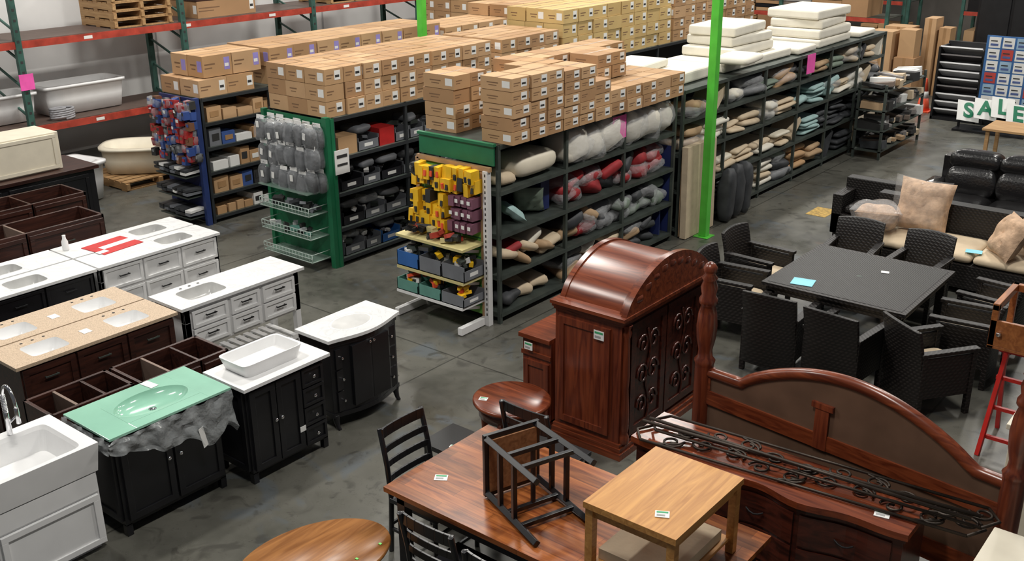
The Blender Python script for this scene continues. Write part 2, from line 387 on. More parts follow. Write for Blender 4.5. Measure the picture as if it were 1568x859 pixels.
b=B()
b.pillow((-6.93,8.78,1.66),(.46,.74,.27),ivory,0,wr=.01,e=.35,n=20); b.pillow((-6.95,8.3,1.58),(.44,.3,.15),cream)
b.throw((-6.93,8.85,1.2),.36,.14,sage,.6,.5); b.throw((-6.9,8.5,1.15),.3,.12,teal,-.4,.9)
b.box(-7.15,8.98,1.04,-6.85,9.14,1.42,bluep)
for i in range(7): b.pillow((-6.92+U(-.04,.04),8.22+i*.14,.64+U(0,.14)),(.42,.36,.12),[cream,redf,tan,cream,matt,tan,cream][i],U(-.4,.4),U(-.7,.7),e=.3,n=16)
pileb(b,*xs,8.15,9.1,.12,.3,[greyf,cream,greyf],3)
for y0 in (9.3,10.5):
    for i in range(3):
        c=(-6.9+U(-.02,.03),y0+.2+i*.33,1.72+U(-.04,.04)); d=(.48,.42,.40)
        b.pillow(c,d,matt,U(-.2,.2),U(-.5,.5),0,wr=.06,n=18); b.pillow((c[0]+.02,c[1],c[2]),[q*1.08 for q in d],plastic,U(-.2,.2),U(-.5,.5),wr=.09,n=22)
pileb(b,*xs,9.35,11.5,1.02,.44,[redf,redf,redf,redf,greyf,sage],6,(.46,.38,.17),.7,.8)
pileb(b,*xs,9.3,10.3,.55,.44,[redf,greyf,tan,greyf],3,(.46,.34,.17),.5,.8)
pileb(b,*xs,10.4,11.55,.55,.44,[sage,greyf,sage],4,(.46,.32,.17),.6,.8)
pileb(b,*xs,9.3,11.3,.12,.40,[tan,cream,matt,greyf,greyf],5,(.46,.42,.13),.3,.6)
b.obj('cushion_and_pillow_stock')
b=B()
for j,z in enumerate(ZD):
    y=12.0 if j>1 else 12.9
    top=(ZD+[2.0])[j+1]-z-.06
    while y<18.8:
        w=U(.45,.7)
        if y>17.5: w=U(.3,.5)
        typ=R()
        ms=random.choice([[cream],[cream,matt],[tan],[matt],[greyf],[ivory,cream],[greyf,sage],[cream],[CARD[0]]])
        if y>15.4 and y<16.6 and 0<j<3: ms=[teal]
        if y>16.3 and j<2: ms=[greyf]
        if typ<.5: cushstack(b,y,w,z,top*U(.5,1),ms,random.choice([.08,.11]))
        elif typ<.8:
            pileb(b,*xs,y,y+w,z,top*U(.7,1),ms,1,(.48,w*1.05,.15),.7,.5)
        else:
            b.rbox((-6.93,y+w/2,z+top*.42),(.40,w*.8,.1),random.choice([matt,cream,greyf]),0,U(.7,1.2))
        y+=w+.02
b.obj('patio_cushion_stock')
b=B(); b.rbox((-6.59,12.18,.64),(.09,.78,1.26),cream,0,0,-.02); b.box(-6.655,11.8,.02,-6.65,12.5,1.2,tan); b.obj('leaning_mattress',.025)
b=B()
for i in range(3): b.pillow((-6.5,12.85+i*.26,.40),(.22,.25,.78),greyf,U(-.3,.3),wr=.05)
b.obj('grey_bag_pile')
def slab(name,items):
    b=B()
    for c,d,m,rz in items: b.rbox(c,d,m,rz)
    return b.obj(name,.035,seg=3)
slab('foam_mattress_stack',[((-7.4,12.4,2.085),(1.0,1.4,.16),matt,.03),((-7.6,12.1,2.225),(.6,.8,.11),matt,.1)])
slab('foam_mattress_stack',[((-7.35,14.35,2.07),(.98,2.1,.13),matt,-.02),((-7.42,14.4,2.21),(.85,1.4,.14),matt,.03),((-7.43,14.45,2.355),(.78,1.2,.14),matt,-.06),((-7.45,14.4,2.50),(.75,1.15,.14),matt,.06)])
b=B(); b.pillow((-6.75,13.45,2.215),(.5,.7,.14),matt,.1,e=.25,n=20); b.box(-6.95,13.32,2.137,-6.55,13.6,2.14,plastic); b.obj('foam_pillow')
slab('foam_mattress_stack',[((-7.3,17.0,2.07),(1.0,1.4,.13),matt,.03),((-7.28,17.0,2.215),(.95,1.3,.15),matt,.0),((-7.3,17,2.365),(.9,1.2,.14),matt,.08),((-7.3,17,2.515),(.92,1.25,.15),matt,-.03)])
slab('foam_mattress_stack',[((-7.2,15.8,2.06),(.9,.7,.1),matt,.03)])
slab('foam_mattress_stack',[((-7.2,18.3,2.05),(.9,.8,.09),matt,.03)])
def bin_(b,x0,y0,z,dx,dy,dz,m):
    t=.008; b.box(x0,y0,z,x0+dx,y0+dy,z+t,m)
    b.box(x0,y0,z,x0+t,y0+dy,z+dz,m); b.box(x0+dx-t,y0,z,x0+dx,y0+dy,z+dz*.7,m); b.box(x0,y0,z,x0+dx,y0+t,z+dz,m); b.box(x0,y0+dy-t,z,x0+dx,y0+dy,z+dz,m)
    b.box(x0+dx,y0+dy*.3,z+dz*.25,x0+dx+.001,y0+dy*.7,z+dz*.5,label)
def junk(b,x0,x1,y0,y1,z,n,mats,s=.08):
    for i in range(n): b.rbox((U(x0,x1),U(y0,y1),z+U(0,s)),(s*U(.6,1.6),s*U(.3,.8),s*U(.3,.6)),random.choice(mats),U(0,3),U(-.5,.5))
b=B()
for z in ZB:
    y=8.35
    while y<13.5:
        w=U(.25,.4); m=random.choice([bingrey,bingrey,binblue if z<.3 else bingrey,mat('black_bin',(.02,.02,.025),.4)])
        if z>1.3 and R()<.6:
            b.box(-9.85,y,z,-9.5,y+w,z+U(.1,.25),random.choice([label,mat('red_box',(.5,.02,.02),.5),yellow,CARD[0],inkb,label]))
        else:
            bin_(b,-9.9,y,z,.4,w,.17,m); junk(b,-9.82,-9.6,y+.06,y+w-.06,z+.1,5,[blackm,bingrey,steel,label],.1)
            if R()<.7: b.pillow((-9.72,y+w/2,z+.24),(.34,w*.8,.12),random.choice([bagpl,greyf,blackm,bingrey]),wr=.05)
        y+=w+.02
b.obj('hardware_bin_stock')
b=B()
for z in ZC:
    y=8.45
    while y<13.5:
        w=U(.12,.28)
        m=random.choice([label,CARD[0],CARD[1],mat('blue_pack',(.05,.1,.3),.5),bingrey,inkb,bingrey,label] if z<1.4 else CARD+[bluep])
        h=U(.08,.25)
        b.rbox((-12.5,y+w/2,z+h/2),(.4,w,h),m,U(-.08,.08)); b.box(-12.3,y+w*.2,z+h*.3,-12.295,y+w*.8,z+h*.7,random.choice([label,inkb,tape])) if h>.15 else None; y+=w+.02
b.obj('boxed_hardware_stock')
def bag(b,c,d,core):
    a=U(-.15,.15)
    b.rbox((c[0],c[1],c[2]-.02),(d[0]*.66,d[1]*.45,d[2]*.66),core,U(-.2,.2),a); b.pillow((c[0],c[1]-d[1]*.1,c[2]+.01),(d[0]*.7,d[1]*.5,d[2]*.6),core,wr=.03,n=10)
    b.pillow(c,d,bagpl,U(-.1,.1),a,wr=.03,n=14,e=.6)
    b.rbox((c[0],c[1]-.01,c[2]+d[2]*.52),(d[0]*.7,.006,.05),label,0,a)
    if R()<.5: b.rbox((c[0]+U(-.03,.03),c[1]-d[1]*.53,c[2]+d[2]*U(-.1,.25)),(.05,.004,.08),label,U(-.1,.1),0,U(-.2,.2))
wireg=mat('wire_green',(.35,.5,.42),.3,alpha=.4); wirew=mat('wire_white',(.5,.6,.55),.4)
b=B(); WX=-10.5; WY=7.85
b.box(-10.65,8.17,.1,-9.5,8.2,1.88,greenp); b.box(-9.53,8.13,0,-9.45,8.2,1.92,greenp); b.box(-10.68,8.13,0,-10.62,8.2,1.9,greenp)
for z in (.12,.42,.72):
    b.box(WX,WY,z,-9.56,8.17,z+.008,wireg)
    for k in range(3): b.tube([(WX,WY,z+.01+k*.05),(-9.56,WY,z+.01+k*.05)],.006,wirew,6)
    for k in range(16): b.tube([(WX+k*.0627,WY,z),(WX+k*.0627,WY,z+.11)],.004,wirew,5)
    for xx in (WX,-9.56):
        for k in range(2): b.tube([(xx,WY,z+.01+k*.1),(xx,8.17,z+.01+k*.1)],.005,wirew,5)
b.box(WX,WY,1.0,-9.56,8.17,1.012,wireg)
for z in (1.28,1.56,1.84):
    for k in range(6): b.tube([(-10.43+k*.17,8.17,z),(-10.43+k*.17,7.9,z+.01)],.005,chrome,5)
b.box(-9.44,8.22,1.2,-9.43,8.45,1.5,label); b.box(-9.43,8.25,1.3,-9.428,8.42,1.33,inkb); b.box(-9.43,8.25,1.4,-9.428,8.42,1.44,inkb)
b.obj('end_cap_display_rack')
b=B()
core=[inkb,inkb,blackm,greyf]
for r_,z in enumerate((1.12,1.41,1.69)):
    for i in range(6):
        for q in range(2): bag(b,(-10.42+i*.17+U(-.025,.025),8.08-q*.13+U(-.02,.02),z+U(-.03,.03)),(.19,.15,.29),random.choice(core))
junk(b,-10.4,-9.65,7.9,8.08,.75,20,[plasticw,bingrey,greyf,inkb],.1)
junk(b,-10.4,-9.65,7.9,8.08,.45,14,[plasticw,label,binteal,inkb],.09)
b.obj('bagged_hardware_packs')
b=B(); b.box(-13.15,8.27,.05,-12.25,8.3,1.8,bluep); b.box(-12.3,8.22,0,-12.24,8.3,1.82,mat('navy_upright',(.02,.04,.15),.5))
for z in (.12,.42,.72): b.box(-13.05,8.0,z,-12.33,8.27,z+.015,steel)
b.obj('end_cap_display_rack')
b=B()
cols=[mat('red_pack',(.36,.025,.025),.4),mat('blue_pack2',(.04,.08,.27),.4),bagpl,inkb,redf,mat('red_pack',0),mat('blue_pack2',0),mat('brown_pack',(.2,.09,.05),.5)]
for r_,z in enumerate((.98,1.12,1.24,1.36,1.48,1.6,1.72)):
    for i in range(9):
        for q in range(2):
            c=(-13.07+i*.1+U(-.03,.03),8.2-q*.1+U(-.04,.02),z+U(-.03,.03)); m=random.choice(cols)
            b.rbox(c,(.08,.09,.11),m,U(-.3,.3),U(-.2,.2)); b.rbox((c[0],c[1]-.048,c[2]+.02),(.055,.004,.04),random.choice(cols+[label]),U(-.1,.1))
            if R()<.35: b.pillow(c,(.11,.12,.14),bagpl,wr=.02,n=8)
for z in (.15,.45,.75):
    for i in range(6):
        for q in range(2): b.rbox((-13.0+i*.125,8.12,z+.04+q*.05),(.12,.26,.035),random.choice([bingrey,greyf,label,inkb]),U(-.2,.2),U(-.1,.1))
b.obj('blister_pack_stock')
b=B()
yE=8.0; XL=-7.76
b.box(XL,yE-.02,1.79,-6.7,yE,2.02,greenp); b.box(XL,yE-.05,2.0,-6.68,yE,2.03,greenp)
b.box(XL+.04,yE-.04,.1,-6.8,yE-.02,1.76,mat('slatwall_lime',(.16,.42,.07),.5))
for k in range(14): b.box(XL+.04,yE-.042,.2+k*.11,-6.8,yE-.039,.215+k*.11,greenp)
tanw=mat('light_wood_trim',(.45,.27,.14),.5)
b.box(XL,yE-.07,1.73,-6.72,yE-.03,1.78,tanw); b.box(XL-.02,yE-.07,.1,XL+.03,yE-.02,1.75,tanw); b.box(-6.86,yE-.06,0,-6.82,yE-.02,1.73,tanw)
b.box(-6.80,yE-.09,0,-6.74,yE-.02,1.74,white)
for k in range(27): b.box(-6.775,yE-.091,.12+k*.06,-6.758,yE-.089,.15+k*.06,inkb)
cs=mat('cream_shelf',(.62,.54,.25),.5)
for z,d in ((.95,.36),(.58,.36),(.3,.38)):
    b.box(XL-.04,yE-.05-d,z-.03,-6.82,yE-.05,z,cs if z>.4 else white)
    for x in (XL+.05,-6.9): b.beam((x,yE-.06,z-.12),(x,yE-d,z-.035),.015,.03,white)
for x in (XL,-6.82):
    b.beam((x,yE-.03,.05),(x,yE-.48,.05),.06,.08,white)
b.obj('end_cap_tool_display',.003)
b=B()
for r_,z in enumerate((1.67,1.56,1.37,1.24,1.12)):
    for i in range(12):
        x=-7.70+i*.077
        if z<1.5 and x>-7.22: continue
        if z<1.5 and R()<.12: continue
        m=yellow if R()<.95 else inkb
        yy=yE-.12+U(-.07,0)
        b.rbox((x+U(-.012,.012),yy,z+U(-.03,.02)),(.07,.12,.14),m,U(-.15,.15),U(-.1,.1))
        if R()<.6: b.rbox((x,yy-.065,z-.02),(.03,.02,.06),random.choice([inkb,blackm,inkb,orange]),0,U(-.2,.2))
for z in (1.40,1.26,1.12):
    for i in range(4): b.rbox((-7.13+i*.085+U(-.01,.01),yE-.14+U(-.03,.02),z),(.07,.16,.11),purple,U(-.15,.15)); b.rbox((-7.13+i*.085,yE-.236,z+.01),(.04,.004,.04),label)
b.box(-7.66,yE-.22,.95,-7.28,yE-.08,1.16,yellow)
junk(b,-7.7,-7.0,yE-.34,yE-.22,.955,22,[inkb,blackm,redp,cs,blackm],.11)
b.obj('yellow_tool_pack_stock')
b=B()
for i,m in enumerate((binblue,bingrey,bingrey)):
    bin_(b,-7.80+i*.335,yE-.40,.585,.32,.32,.17,m); junk(b,-7.72+i*.335,-7.56+i*.335,yE-.33,yE-.16,.7,12,[blackm,yellow,label,steel],.1)
for i,m in enumerate((binteal,binteal,bingrey)):
    bin_(b,-7.80+i*.335,yE-.42,.303,.32,.34,.13,m); junk(b,-7.72+i*.335,-7.56+i*.335,yE-.36,yE-.16,.4,12,[blackm,yellow,label,steel,orange],.09)
b.obj('plastic_parts_bin_set')
b=B(); b.box(-6.66,10.13,1.66,-6.655,10.42,1.94,pink); b.obj('pink_price_sign')
b=B(); b.box(-6.66,15.6,1.7,-6.655,15.9,2.0,pink); b.obj('pink_price_sign')
b=B(); b.box(-16.24,7.80,1.55,-16.23,8.03,1.8,pink); b.obj('pink_price_sign')
# ------------------------------------------------------------ red pallet rack on left
b=B(); XR=-16.3
for y in (4.9,7.9,10.9,13.9,16.9,19.9):
    for x in (XR,XR-1.1):
        b.box(x-.04,y-.05,0,x+.04,y+.05,3.1,rackg)
    for k in range(6):
        z=.2+k*.45; b.beam((XR,y,z),(XR-1.1,y,z+.4),.03,.03,rackg)
    for k in range(18): b.box(XR+.04,y-.02,.2+k*.16,XR+.042,y+.02,.24+k*.16,inkb)
for z in (.95,2.3):
    for x in (XR,XR-1.1): b.box(x-.02,4.9,z-.11,x+.03,19.9,z,redp)
    for k in range(8): b.box(XR+.03,5.2+k*1.9,z-.08,XR+.032,5.35+k*1.9,z-.03,label)
    b.box(XR-1.1,4.9,z,XR,19.9,z+.012,mat('wire_deck',(.16,.11,.09),.5,metal=.3,alpha=.8))
b.obj('pallet_rack')
def pallet(b,x,y,z,w,d,h=.14,m=None):
    m=m or pine
    for k in range(7): b.box(x+k*w/7,y,z+h-.02,x+k*w/7+w/9,y+d,z+h,m)
    for yy in (0,d/2-.05,d-.1): b.box(x,y+yy,z+.02,x+w,y+yy+.06,z+h-.02,m)
    for k in (0,3,6): b.box(x+k*w/7,y,z,x+k*w/7+w/9,y+d,z+.02,m)
b=B()
for k in range(5): pallet(b,-17.35,9.6,2.314+k*.142,1.05,1.15)
b.obj('wood_pallet_stack')
b=B(); cartons(b,-17.3,-16.4,11.3,12.6,2.314,2,.9,1.3,.3,[CARD[3],espresso]); b.obj('cardboard_box_stack')
b=B(); pallet(b,-17.3,14.4,2.314,1,1.4); b.box(-17.25,14.45,2.46,-16.35,15.7,2.8,plasticw); cartons(b,-17.2,-16.4,14.5,15.6,2.46,1,.8,.5,.25); b.obj('wrapped_pallet_load')
def tub(name,cx,cy,z,L,W,H,m,rz,e=.35,feet=True):
    b=B(); 
    rings=[sell(0,0,.0,L*.44,W*.40,e),sell(0,0,H*.5,L*.46,W*.44,e),sell(0,0,H*.90,L*.47,W*.46,e),sell(0,0,H*.91,L*.5,W*.5,e),sell(0,0,H,L*.5,W*.5,e),
      sell(0,0,H,L*.44,W*.40,e+.2),sell(0,0,H*.55,L*.40,W*.34,e+.25),sell(0,0,H*.2,L*.33,W*.25,e+.3),sell(0,0,H*.15,L*.05,W*.05,1)]
    b.loft(rings,m); b.box(-L*.36,-W*.3,-.02,L*.36,W*.3,.02,m)
    return b.obj(name,0,(cx,cy,z+.02),rz)
tub('bathtub',-16.95,7.5,.965,1.5,.72,.45,white,pi/2,.15)
tub('bathtub',-16.95,9.1,.965,1.5,.72,.48,white,pi/2,.15)
tub('bathtub',-14.9,7.4,0,1.5,.8,.6,white,pi/2+.2,.2)
b=B(); pallet(b,-15.95,8.5,0,1.2,1.3); b.obj('wood_pallet')
tub('jetted_bathtub',-15.35,9.2,.14,1.3,.95,.42,ivory,.8,.6)
b=B()
b.tube([(-16.42+.11*math.cos(k*.5),8.5+.2*math.sin(k*.5),.985+k*.0028) for k in range(64)],.02,mat('hose_grey',(.3,.3,.32),.4),6); b.obj('coiled_hose')
# ------------------------------------------------------------ left foreground vanities
b=B()
X0,X1,Y0,Y1=-6.95,-6.35,2.35,3.10
b.box(X0,Y0,.04,X1,Y1,.64,white); b.box(X0+.03,Y0+.03,0,X1-.04,Y1-.03,.04,white)
doorx(b,X1,Y0+.02,Y1-.02,.06,.46,white,fr=.045); b.box(X1,Y0+.01,.48,X1+.014,Y1-.01,.63,white)
doory(b,Y0,X0+.02,X1-.02,.06,.62,white)
cx,cy=(X0+X1)/2,(Y0+Y1)/2
b.loft([rectring(X0-.01,Y0-.01,X1+.02,Y1+.01,.64),rectring(X0-.02,Y0-.02,X1+.05,Y1+.03,.87),sell(cx+.04,cy,.87,.27,.31,.2),sell(cx+.04,cy,.84,.255,.295,.2),sell(cx+.04,cy,.69,.22,.26,.25),sell(cx+.04,cy,.67,.03,.03,1)],white,True,True,False)
b.lathe((cx+.04,cy,.672),[(.03,0),(.03,.004)],chrome,14)
fx,fy=-6.9,2.80
b.tube([(fx,fy,.87),(fx,fy,1.05)],.02,chrome,12)
b.tube([(fx+.09*(1-math.cos(t)),fy,1.14+.14*math.sin(t)) for t in [i*pi/12 for i in range(13)]],.013,chrome,8)
b.tube([(fx,fy,1.03),(fx,fy,1.15)],.013,chrome,8); b.tube([(fx+.18,fy,1.14),(fx+.18,fy,1.02)],.017,chrome,8)
for k in range(12): b.lathe((fx,fy,1.05+k*.012),[(.018,0),(.021,.003),(.018,.006)],chrome,10)
b.tube([(fx,fy,.95),(fx,fy+.08,1.0)],.008,chrome,8)
b.tube([(fx,fy-.2,.87),(fx,fy-.2,.9),(fx,fy-.2,.93)],[.02,.02,.012],chrome,10)
b.obj('utility_sink_cabinet',.006)
# glass top vanity
b=B()
X0,X1,Y0,Y1=-6.83,-6.33,3.25,4.14
body(b,X0,Y0,.09,X1,Y1,.84,black,.7)
for x in (X0,X1-.05):
    for y in (Y0,Y1-.05): b.box(x,y,0,x+.05,y+.05,.1,black)
doorx(b,X1,Y0+.03,Y0+.44,.13,.8,black,(Y0+.40,.5)); doorx(b,X1,Y0+.46,Y1-.02,.13,.8,black,(Y0+.50,.5)); doory(b,Y0,X0+.02,X1-.02,.13,.8,black)
counter(b,-6.86,3.18,-6.24,4.22,.885,.02,glassg,[(-6.72,3.4,-6.35,4.02,1)],glassg,.07)
b.lathe((-6.535,3.71,.886-.07),[(.03,0),(.03,.003)],chrome,12)
b.rbox((-6.78,3.85,.888),(.14,.07,.004),label,.1)
n=60
vs=[];fs=[]
for k in range(n+1):
    t=k/n; y=3.15+t*1.06
    dr=.014+.028*t*(1+.8*math.sin(t*9+1)**2)+.012*noise.noise(Vector((y*6,2,2)))
    for j in range(8):
        vs.append((-6.225+.045*noise.noise(Vector((y*10,j*.6,1)))+.004*j,y,.87-j*dr+.012*noise.noise(Vector((y*16,j,3)))))
for k in range(n):
    for j in range(7): a=k*8+j; fs.append((a,a+1,a+9,a+8))
b.add(vs,fs,skirt,True)
vs=[];fs=[]
for k in range(n//2+1):
    t=k/(n//2); x=-6.86+t*.64
    for j in range(6):
        vs.append((x,3.165-.03*noise.noise(Vector((x*14,j,1)))-.004*j,.87-j*.02))
for k in range(n//2):
    for j in range(5): a=k*6+j; fs.append((a,a+1,a+7,a+6))
b.add(vs,fs,skirt,True)
b.rbox((-6.2,3.9,.6),(.003,.05,.18),label,.2,.2)
b.obj('glass_top_bathroom_vanity',.004)
# vessel sink vanity
b=B()
X0,X1,Y0,Y1=-6.62,-6.17,4.29,5.08
b.box(X0,Y0,.09,X1,Y1,.85,black)
for x in (X0,X1-.05):
    for y in (Y0,Y1-.05): b.box(x,y,0,x+.05,y+.05,.1,black)
doorx(b,X1,Y0+.02,Y0+.27,.12,.82,black,(Y0+.245,.5)); doorx(b,X1,Y0+.28,Y0+.53,.12,.82,black,(Y0+.305,.5))
for k in range(4): doorx(b,X1,Y0+.545,Y1-.02,.12+k*.177,.12+k*.177+.165,black,((Y0+.545+Y1-.02)/2,.2+k*.177),.025)
doory(b,Y0,X0+.02,X1-.02,.12,.82,black)
b.box(X0-.03,Y0-.04,.85,X1+.05,Y1+.05,.88,white)
cx,cy=-6.42,4.66
b.loft([sell(cx,cy,.881,.16,.26,.2),sell(cx,cy,.99,.18,.30,.2),sell(cx,cy,.995,.18,.30,.2),sell(cx,cy,.992,.165,.285,.2),sell(cx,cy,.91,.14,.25,.2),sell(cx,cy,.905,.02,.02,1)],white)
b.rbox((-6.14,4.8,.3),(.003,.06,.05),label)
b.obj('vessel_sink_vanity',.004)
# bow front vanity
b=B()
X0,X1,Y0,Y1=-6.72,-6.33,5.30,6.10
def bowpoly(off,x0): 
    ys=[Y0-off+(Y1-Y0+2*off)*k/16 for k in range(17)]
    return [(x0,Y0-off)]+[(X1+off+.09*math.sin(pi*k/16)**1.3,ys[k]) for k in range(17)]+[(x0,Y1+off)]
b.prism(bowpoly(0,X0),.12,.85,black); b.prism(bowpoly(.03,X0-.02),.85,.88,marb)
b.prism(bowpoly(.008,X0),.12,.16,black); b.prism(bowpoly(.008,X0),.8,.85,black)
for y,sg in ((Y0+.03,1),(Y1-.03,-1)):
    for x in (X0+.03,X1-.01): b.tube([(x,y,.14),(x,y,.08),(x+.02,y,.02),(x+.045,y,0)],[.035,.028,.02,.016],black,8)
for k in range(3): 
    z0=.17+k*.205
    b.box(X1-.01,Y0+.04,z0,X1+.03,Y0+.16,z0+.19,black); b.box(X1-.01,Y1-.16,z0,X1+.03,Y1-.04,z0+.19,black)
    b.tube([(X1+.03,Y1-.1,z0+.1),(X1+.055,Y1-.1,z0+.1)],[.007,.014],chrome,8)
    b.tube([(X1+.03,Y0+.1,z0+.1),(X1+.055,Y0+.1,z0+.1)],[.007,.014],chrome,8)
b.box(X1+.05,Y0+.18,.2,X1+.092,Y0+.395,.78,black); b.box(X1+.05,Y0+.41,.2,X1+.092,Y1-.18,.78,black)
for y in (Y0+.38,Y0+.425): b.tube([(X1+.09,y,.76),(X1+.115,y,.76)],[.007,.014],chrome,8)
b.loft([sell(-6.48,5.7,.8802,.16,.225,1),sell(-6.48,5.7,.883,.155,.22,1),sell(-6.48,5.7,.883,.14,.2,1),sell(-6.48,5.7,.8805,.135,.195,1)],marb,False,False)
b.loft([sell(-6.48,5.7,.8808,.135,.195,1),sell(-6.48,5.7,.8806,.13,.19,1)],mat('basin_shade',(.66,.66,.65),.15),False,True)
b.obj('bow_front_vanity',.003)
# white vanity
b=B()
X0,X1,Y0,Y1=-8.42,-7.96,4.97,6.33
body(b,X0,Y0,.42,X1,Y1,.85,white,.7)
for x in (X0,X1-.06):
    for y in (Y0,Y1-.06): b.box(x,y,0,x+.06,y+.06,.85,white)
for k in range(13): b.box(X0,Y0+.06+k*.098,.14,X1,Y0+.12+k*.098,.16,white)
b.box(X0,Y0,.11,X0+.04,Y1,.14,white); b.box(X1-.04,Y0,.11,X1,Y1,.14,white)
for ya,yb in ((.06,.46),(.5,.84),(.88,1.28)):
    for z0 in (.45,.64): doorx(b,X1,Y0+ya+.01,Y0+yb+.01,z0,z0+.17,white,((2*Y0+ya+yb)/2+.01,z0+.1),.03,blackm,True)
counter(b,X0-.03,Y0-.05,X1+.05,Y1+.05,.88,.03,marb,[(-8.33,5.1,-8.03,5.55,.35)],mat('basin_grey',(.5,.5,.49),.2))
for d in (-.1,0,.1): b.lathe((-8.38,5.33+d,.88),[(.015,0),(.015,.002)],inkb,10)
b.obj('white_double_vanity',.004)
def granv(x0,x1,y0,y1,nm,front):
    b=B(); body(b,x0+.03,y0+.04,.1,x1-.03,y1-.04,.85,espresso,.7); b.box(x0+.06,y0+.06,0,x1-.08,y1-.06,.1,espresso)
    if front:
        xf=x1-.03; L=(y1-y0-.08)/3
        for k in range(3):
            for z0 in (.14,.5): doorx(b,xf,y0+.05+k*L,y0+.03+(k+1)*L,z0,z0+.33,espresso,(y0+.04+(k+.5)*L,z0+.22),.05,steel,True)
    counter(b,x0,y0,x1,y1,.88,.03,speck,[(x0+.14,y0+.2,x1-.1,y0+.55,.3),(x0+.14,y1-.55,x1-.1,y1-.2,.3)])
    for yy in (y0+.375,y1-.375):
        for d in (-.1,0,.1): b.lathe((x0+.07,yy+d,.881),[(.014,0),(.014,.001)],inkb,8)
    b.rbox(((x0+x1)/2,(y0+y1)/2,.882),(.1,.08,.003),label)
    return b.obj(nm,.004)
granv(-8.42,-7.9,3.35,4.87,'granite_double_vanity',True)
granv(-8.96,-8.44,3.35,4.87,'granite_double_vanity',False)
def opencab(x0,x1,y0,y1,z,nm,m=espresso,divs=2,z0=0,floorz=.3):
    b=B(); t=.03
    b.box(x0,y0,z0,x0+t,y1,z,m); b.box(x1-t,y0,z0,x1,y1,z,m); b.box(x0,y0,z0,x1,y0+t,z,m); b.box(x0,y1-t,z0,x1,y1,z,m)
    b.box(x0,y0,z0+floorz,x1,y1,z0+floorz+.02,m)
    for k in range(1,divs+1):
        y=y0+(y1-y0)*k/(divs+1); b.box(x0,y-.012,z0+.05,x1,y+.012,z-.005,mat('cabinet_edge',(.2,.14,.11),.5) if k%2 else m)
    for k in range(divs+1):
        L=(y1-y0)/(divs+1); doorx(b,x1,y0+k*L+.02,y0+(k+1)*L-.02,z0+.1,z-.04,m,(y0+(k+.5)*L,z-.2),.05,steel,True)
    return b.obj(nm,.003)
opencab(-7.42,-7.0,3.15,3.85,.83,'open_vanity_cabinet')
opencab(-7.42,-6.95,3.88,4.72,.83,'open_vanity_cabinet')
def backv(x0,x1,y0,y1,base,nm,holes):
    b=B(); body(b,x0+.03,y0+.02,.3 if base is white else .1,x1-.04,y1-.02,.85,base,.7)
    for x in (x0+.03,x1-.1):
        for y in (y0+.02,y1-.08): b.box(x,y,0,x+.06,y+.06,.85,base)
    L=(y1-y0-.08)/3
    for k in range(3):
        for z0 in (.34,.6): doorx(b,x1-.04,y0+.05+k*L,y0+.03+(k+1)*L,z0,z0+.23,base,(y0+.04+(k+.5)*L,z0+.13),.03,blackm,True)
    if base is white:
        for k in range(12): b.box(x0+.03,y0+.1+k*(y1-y0-.2)/12,.12,x1-.05,y0+.15+k*(y1-y0-.2)/12,.14,base)
    counter(b,x0,y0,x1,y1,.88,.03,marb,holes,mat('basin_grey',0)); return b.obj(nm,.004)
backv(-10.02,-9.55,5.06,6.55,white,'white_double_vanity',[(-9.92,5.9,-9.65,6.3,.4)])
backv(-10.52,-10.05,5.06,6.55,white,'white_double_vanity',[(-10.42,5.9,-10.15,6.3,.4)])
backv(-10.02,-9.55,3.4,5.04,black,'black_double_vanity',[(-9.92,4.2,-9.65,4.6,.4)])
backv(-10.52,-10.05,3.4,5.04,black,'black_double_vanity',[(-10.42,4.2,-10.15,4.6,.4)])
b=B(); b.rbox((-10.1,5.55,.884),(.4,.5,.006),mat('red_carton',(.55,.03,.03),.5),.1); b.rbox((-10.1,5.6,.888),(.1,.4,.004),label,.1); b.rbox((-9.97,5.35,.888),(.08,.12,.004),label,.1); b.obj('red_flyer')
b=B(); b.lathe((-10.35,5.15,.881),[(.03,0),(.035,.02),(.035,.1),(.02,.13),(.018,.16),(.02,.17)],white,14); b.obj('spray_bottle')
opencab(-11.75,-11.2,4.2,6.1,.9,'open_vanity_cabinet',espresso,1)
opencab(-12.7,-12.1,4.3,6.4,.95,'open_vanity_cabinet',espresso,2)
b=B(); b.box(-13.9,4.6,0,-13.1,7.1,.95,black); b.box(-13.95,4.6,.95,-13.05,7.15,1.0,espresso); doorx(b,-13.1,4.7,5.8,.1,.9,black,None); doorx(b,-13.1,5.9,7,.1,.9,black,None); b.obj('dark_base_cabinet',.005)
b=B(); b.box(-13.85,4.9,1.003,-13.25,6.75,1.5,ivory); doorx(b,-13.25,4.95,6.7,1.02,1.48,ivory,None); b.obj('cream_wall_cabinet',.005)
